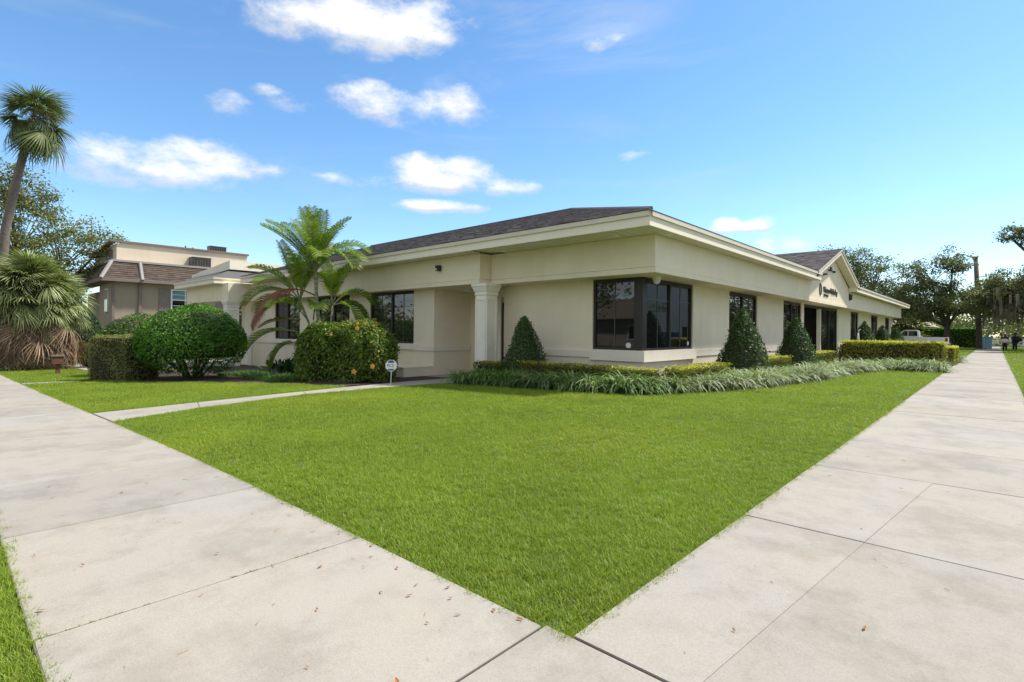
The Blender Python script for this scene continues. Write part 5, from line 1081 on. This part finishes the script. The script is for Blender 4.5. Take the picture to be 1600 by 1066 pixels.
for i, (x, y) in enumerate(spots):
    o = bpy.data.objects.new('fallen_leaf', lm[i % 3]); C.objects.link(o); o.location = (x, y, h1(x) + .006); o.rotation_euler = (rng.normal(0, .2), rng.normal(0, .2), rng.uniform(0, 6.28)); s = rng.uniform(.28, .65); o.scale = (s, s, s)
    tag(o, 'curled brown fallen leaf lying on the concrete pavement', 'leaf', 'fallen leaves on the pavement')
tw = MB()
for k in range(90):
    x, y = (rng.uniform(-7, -1.7), rng.uniform(.35, 1.95)) if k < 65 else (rng.uniform(-1.4, .45), rng.uniform(2.1, 8)); a = rng.uniform(0, 3.14); L = rng.uniform(.008, .05); tw.tube([(x, y, h1(x) + .004), (x + L * math.cos(a), y + L * math.sin(a), h1(x) + .006)], rng.uniform(.0007, .0018), 3, False)
tag(tw.build('leaf_litter', 'deadleaf'), 'scattered brown twigs and grass clippings on the pavement', 'litter', kind='stuff')
# rusty marker box
rb = thing('meter_box', 'small rusty brown box on a post beneath the fan palm', 'box', (-31.6, 3.75, h1(-31.6))); zb = h1(-31.6)
part('post', 'rust', rb, (-31.66, -31.5, 3.68, 3.84, zb - .05, zb + .45)); part('box', 'rust', rb, (-31.8, -31.4, 3.55, 3.95, zb + .46, zb + .80)); part('lid', 'ntrim', rb, (-31.84, -31.36, 3.51, 3.99, zb + .803, zb + .86))
# utility pole with street lamp
up_ = thing('utility_pole', 'weathered wooden utility pole with curved street lamp arm', 'pole', (-1.25, 76.4, 0))
MB().tube([(-1.25, 76.4, -.2), (-1.4, 76.35, 5), (-1.62, 76.3, 10.0)], [.27, .24, .19], 12).build('pole', 'wood', up_, True)
ar = MB().tube([(-1.65, 76.25, 9.4), (-1.9, 76.1, 9.9), (-2.4, 75.8, 10.2), (-3.0, 75.5, 10.3)], .06, 6).build('lamp_arm', 'lamp', up_, True); MB().lathe((-3.1, 75.45, 10.2), [(.10, 0), (.22, .06), (.20, .14), (.08, .2)], 12).build('luminaire', 'lamp', ar); MB().lathe((-3.1, 75.45, 10.13), [(.06, 0), (.15, .06)], 12).build('lens', 'litglass', ar)
part('pole_cap', 'lamp', up_, (-1.84, -1.40, 76.08, 76.52, 9.95, 10.02))
# pickup truck, nose towards -X
def pickup(label, x0, y0, rot=0.0):
    t = thing('pickup_truck', label, 'truck', (x0, y0, 0), 'white pickups')
    def prof(pts, ya, yb, nm, mat, par=t):
        n = len(pts); vs = [(x0 + x, y0 + ya, z) for x, z in pts] + [(x0 + x, y0 + yb, z) for x, z in pts]
        return MB().add(vs, [tuple(range(n)), tuple(range(2 * n - 1, n - 1, -1))] + [(i, n + i, n + (i + 1) % n, (i + 1) % n) for i in range(n)]).build(nm, mat, par)
    prof([(-2.85, .5), (2.8, .5), (2.85, .62), (2.82, 1.22), (.75, 1.24), (-1.15, 1.26), (-2.7, 1.12), (-2.88, .95)], -.95, .95, 'body', 'carwhite')
    cab = prof([(-1.2, 1.26), (.72, 1.25), (.62, 1.83), (.35, 1.91), (-.35, 1.91), (-.55, 1.86)], -.86, .86, 'cab', 'carwhite')
    for sgn in (-1, 1):
        ya, yb = (-.875, -.861) if sgn < 0 else (.861, .875)
        prof([(-.92, 1.32), (-.22, 1.32), (-.22, 1.80), (-.50, 1.80)], ya, yb, 'side_window', 'glass', cab); prof([(-.14, 1.32), (.56, 1.32), (.50, 1.80), (-.14, 1.80)], ya, yb, 'side_window', 'glass', cab)
        for hx in (-.2, .6): prof([(hx - .12, 1.14), (hx + .04, 1.14), (hx + .04, 1.18), (hx - .12, 1.18)], -.975 if sgn < 0 else .951, -.951 if sgn < 0 else .975, 'door_handle', 'chrome')
        prof([(2.60, .82), (2.835, .82), (2.835, 1.16), (2.66, 1.16)], -.965 if sgn < 0 else .90, -.90 if sgn < 0 else .965, 'taillight', 'red')
        prof([(-2.9, .78), (-2.6, .78), (-2.6, .95), (-2.9, .95)], -.96 if sgn < 0 else .7, -.7 if sgn < 0 else .96, 'headlight', 'litglass')
        prof([(-.85, 1.28), (-.7, 1.28), (-.7, 1.48), (-.85, 1.48)], -1.1 if sgn < 0 else .9, -.9 if sgn < 0 else 1.1, 'mirror', 'carwhite')
        for wx in (-1.85, 1.75):
            w = MB().tube([(x0 + wx, y0 + sgn * .98, .40), (x0 + wx, y0 + sgn * .74, .40)], .40, 20).build('wheel', 'rubber', t); MB().tube([(x0 + wx, y0 + sgn * .99, .40), (x0 + wx, y0 + sgn * .975, .40)], .25, 16).build('rim', 'chrome', w)
    prof([(2.86, .45), (2.98, .45), (2.98, .66), (2.86, .66)], -.92, .92, 'rear_bumper', 'chrome'); prof([(-2.99, .45), (-2.89, .45), (-2.89, .70), (-2.99, .70)], -.92, .92, 'front_bumper', 'chrome')
    prof([(-1.12, 1.29), (-1.08, 1.29), (-.60, 1.83), (-.64, 1.83)], -.78, .78, 'windshield', 'glass', cab); prof([(.85, 1.243), (2.7, 1.235), (2.7, 1.25), (.85, 1.258)], -.8, .8, 'bed_liner', 'black')
    return t
pickup('white crew-cab pickup parked behind the golden hedge near the cone shrubs', -6.1, 65.0)
p2 = pickup('white pickup parked across the side street, mirrored in the corner window', 13.4, 44.0)
# white commercial building across the side street (mirrored in the corner window)
wb = thing('white_building', 'plain white two-storey building across the side street with a dark strip window', 'building', (22, 64, 0))
part('wall', 'bwhite', wb, (17.5, 28, 52, 78, -.1, 8)); part('strip_window', 'glass', wb, (17.44, 17.49, 56, 66, 4.2, 5.4)); part('blue_base', 'blue', wb, (17.43, 17.49, 52, 70, 0, 1.5)); part('parapet_cap', 'ntrim', wb, (17.4, 28.1, 51.9, 78.1, 8.003, 8.2)); part('door', 'bronze', wb, (17.44, 17.49, 71, 73, 0, 2.3))
ch = thing('house', 'added unseen brown bungalow across the left street, darkening the office window reflections', 'house', (-30, -28, -.5))  # added, unseen: keeps the bright horizon out of the window reflections
part('wall', 'housewall', ch, (-62, -4, -34, -26, -2, 3)); MB().add([(-63, -25, 2.95), (-3, -25, 2.95), (-3, -35, 2.95), (-63, -35, 2.95), (-57, -30, 5.6), (-9, -30, 5.6)], [(0, 4, 5, 1), (1, 5, 2), (2, 5, 4, 3), (3, 4, 0), (0, 1, 2, 3)]).build('roof', 'shingle_brown', ch)
for xx in range(-58, -6, 7): w_ = part('window', 'white', ch, (xx - 1, xx + 1, -25.99, -25.93, .6, 2.2)); part('pane', 'glass', w_, (xx - .9, xx + .9, -25.929, -25.91, .7, 2.1))
# far house with tiled roof
hs_ = thing('house', 'low house with pale tiled hip roof beyond the office end', 'house', (-14, 90, 0))
part('wall', 'housewall', hs_, (-22, -6.5, 84, 94, -.1, 2.5)); MB().add([(-23, 83, 2.45), (-5.5, 83, 2.45), (-5.5, 95, 2.45), (-23, 95, 2.45), (-19, 89, 4.9), (-9.5, 89, 4.9)], [(0, 1, 5, 4), (1, 2, 5), (2, 3, 4, 5), (3, 0, 4), (3, 2, 1, 0)]).build('roof', 'tileroof', hs_)
for xx in (-12, -9): w_ = part('window', 'white', hs_, (xx - .8, xx + .8, 83.93, 83.99, .9, 2.1)); part('pane', 'glass', w_, (xx - .7, xx + .7, 83.91, 83.929, 1.0, 2.0))
# pale blue slatted bin
bn = thing('slatted_bin', 'pale blue slatted bin on the grass beyond the utility pole', 'bin', (-.75, 78.5, 0))
part('body', 'white', bn, (-1.25, -.25, 78.2, 79.0, 0.02, 1.25))
for k in range(5): part('slat', 'cyan', bn, (-1.25 + k * .2, -1.25 + k * .2 + .17, 78.15, 78.199, 0.03, 1.22))
part('lid', 'cyan', bn, (-1.3, -.2, 78.12, 79.05, 1.253, 1.32))
# people walking away
def person(label, x, y, H, cloth_top, cloth_low, hat, bag, stride=.12):
    import bmesh
    t = thing('person', label, 'person', (x, y, 0), 'people walking')
    J = {'pel': (0, 0, .53), 'sp': (0, .01, .63), 'ch': (0, .0, .74), 'nk': (0, .0, .845), 'hd': (0, -.005, .895), 'tp': (0, -.005, .965),
         'hl': (-.05, 0, .50), 'kl': (-.055, stride * .35, .275), 'al': (-.055, -stride * .1, .045), 'tl': (-.06, stride * .5 + .04, .02),
         'hr': (.05, 0, .50), 'kr': (.055, stride * .25, .28), 'ar': (.055, -stride * .55, .06), 'tr': (.06, -stride * .3 + .04, .02),
         'sl': (-.105, 0, .80), 'el': (-.135, -.02, .635), 'wl': (-.13, .05, .50), 'pl': (-.13, .065, .465),
         'sr': (.105, 0, .80), 'er': (.135, -.03, .635), 'wr': (.13, .03, .50), 'pr': (.13, .045, .465)}
    E = [('pel', 'sp'), ('sp', 'ch'), ('ch', 'nk'), ('nk', 'hd'), ('hd', 'tp'), ('pel', 'hl'), ('hl', 'kl'), ('kl', 'al'), ('al', 'tl'), ('pel', 'hr'), ('hr', 'kr'), ('kr', 'ar'), ('ar', 'tr'), ('ch', 'sl'), ('sl', 'el'), ('el', 'wl'), ('wl', 'pl'), ('ch', 'sr'), ('sr', 'er'), ('er', 'wr'), ('wr', 'pr')]
    rad = dict(pel=.085, sp=.075, ch=.085, nk=.033, hd=.055, tp=.048, hl=.058, kl=.038, al=.024, tl=.02, hr=.058, kr=.038, ar=.024, tr=.02, sl=.038, el=.026, wl=.018, pl=.02, sr=.038, er=.026, wr=.018, pr=.02)
    for sd_, sx in (('l', -1), ('r', 1)):
        p = J['p' + sd_]
        for k, (dx, L) in enumerate(((-.014, .036), (-.005, .042), (.005, .044), (.014, .038))): J['f%s%d' % (sd_, k)] = (p[0], p[1] + dx, p[2] - L * .5); J['g%s%d' % (sd_, k)] = (p[0] - sx * .006, p[1] + dx + .004, p[2] - L); E += [('p' + sd_, 'f%s%d' % (sd_, k)), ('f%s%d' % (sd_, k), 'g%s%d' % (sd_, k))]; rad['f%s%d' % (sd_, k)] = .0055; rad['g%s%d' % (sd_, k)] = .005
        J['th' + sd_] = (p[0] - sx * .004, p[1] + .026, p[2] - .012); E.append(('p' + sd_, 'th' + sd_)); rad['th' + sd_] = .006
    ks = list(J); me = bpy.data.meshes.new('body'); me.from_pydata([tuple(np.array(J[k]) * H) for k in ks], [(ks.index(a), ks.index(b_)) for a, b_ in E], [])
    o = bpy.data.objects.new('body', me); C.objects.link(o); o.parent = t
    md = o.modifiers.new('skin', 'SKIN'); md.use_smooth_shade = True
    if not me.skin_vertices: bm = bmesh.new(); bm.from_mesh(me); bm.verts.layers.skin.verify(); bm.to_mesh(me); bm.free()
    for i, k in enumerate(ks): r_ = rad[k] * H; me.skin_vertices[0].data[i].radius = (r_, r_ * (.75 if k in ('ch', 'sp') else 1)); me.skin_vertices[0].data[i].use_root = (k == 'pel')
    o.modifiers.new('sub', 'SUBSURF').levels = 1; o.modifiers['sub'].render_levels = 1; me.materials.append(M['skin'])
    c = np.array([x, y, 0])
    def cl_tube(nm, pts, rr, mat, n=12): return MB().tube([tuple(np.array(p) * H + c) for p in pts], [q * H for q in rr], n).build(nm, mat, t, True)
    cl_tube('top', [(0, 0, .50), (0, 0, .62), (0, 0, .76), (0, 0, .835)], [.108, .105, .118, .06], cloth_top); 
    for s_2 in ('l', 'r'):
        cl_tube('sleeve', [J['s' + s_2], J['e' + s_2]], [.052, .038], cloth_top, 8); cl_tube('trouser_leg', [J['h' + s_2], J['k' + s_2], np.array(J['a' + s_2]) + [0, 0, .01]], [.074, .056, .044], cloth_low, 10); cl_tube('shoe', [np.array(J['a' + s_2]) + [0, -.02, -.02], J['t' + s_2]], [.034, .026], 'black', 8)
    cl_tube('hair', [(0, -.02, .86), (0, -.022, .92), (0, -.01, .97)], [.055, .066, .05], 'bark', 10)
    if hat: h_ = MB().lathe((x, y - .005 * H, .945 * H), [(.12 * H, 0), (.125 * H, .006 * H), (.07 * H, .012 * H), (.062 * H, .05 * H), (.03 * H, .06 * H)], 16).build('hat', hat, t)
    nose = MB().tube([(x, y + .05 * H, .90 * H), (x, y + .068 * H, .895 * H)], [.01 * H, .006 * H], 6).build('nose', 'skin', t)
    return t
person('person in straw hat and dark top walking with a pale pink wrap round the waist', .69, 69.2, 1.66, 'navy', 'navy', 'straw', None)
pk_ = [o for o in C.objects if o.name.startswith('person') and 'straw' in o.get('label', '')][0]
MB().lathe((.69, 69.2, .72), [(.30, 0), (.36, .1), (.27, .3), (.19, .42)], 16).build('wrap', 'pink', pk_, True)
person('person in dark clothes and brown hat carrying a dark shoulder bag', 1.45, 72.5, 1.72, 'navy', 'navy', 'rust', None)
bg_ = thing('shoulder_bag', 'dark rounded shoulder bag hanging at the walking person in dark clothes', 'bag', (1.75, 72.35, .85)); MB().lathe((1.76, 72.3, .85), [(.10, 0), (.2, .08), (.22, .28), (.12, .4)], 12).build('bag_body', 'black', bg_, True); MB().tube([(1.66, 72.35, 1.2), (1.6, 72.42, 1.42)], .015, 5).build('strap', 'black', bg_)
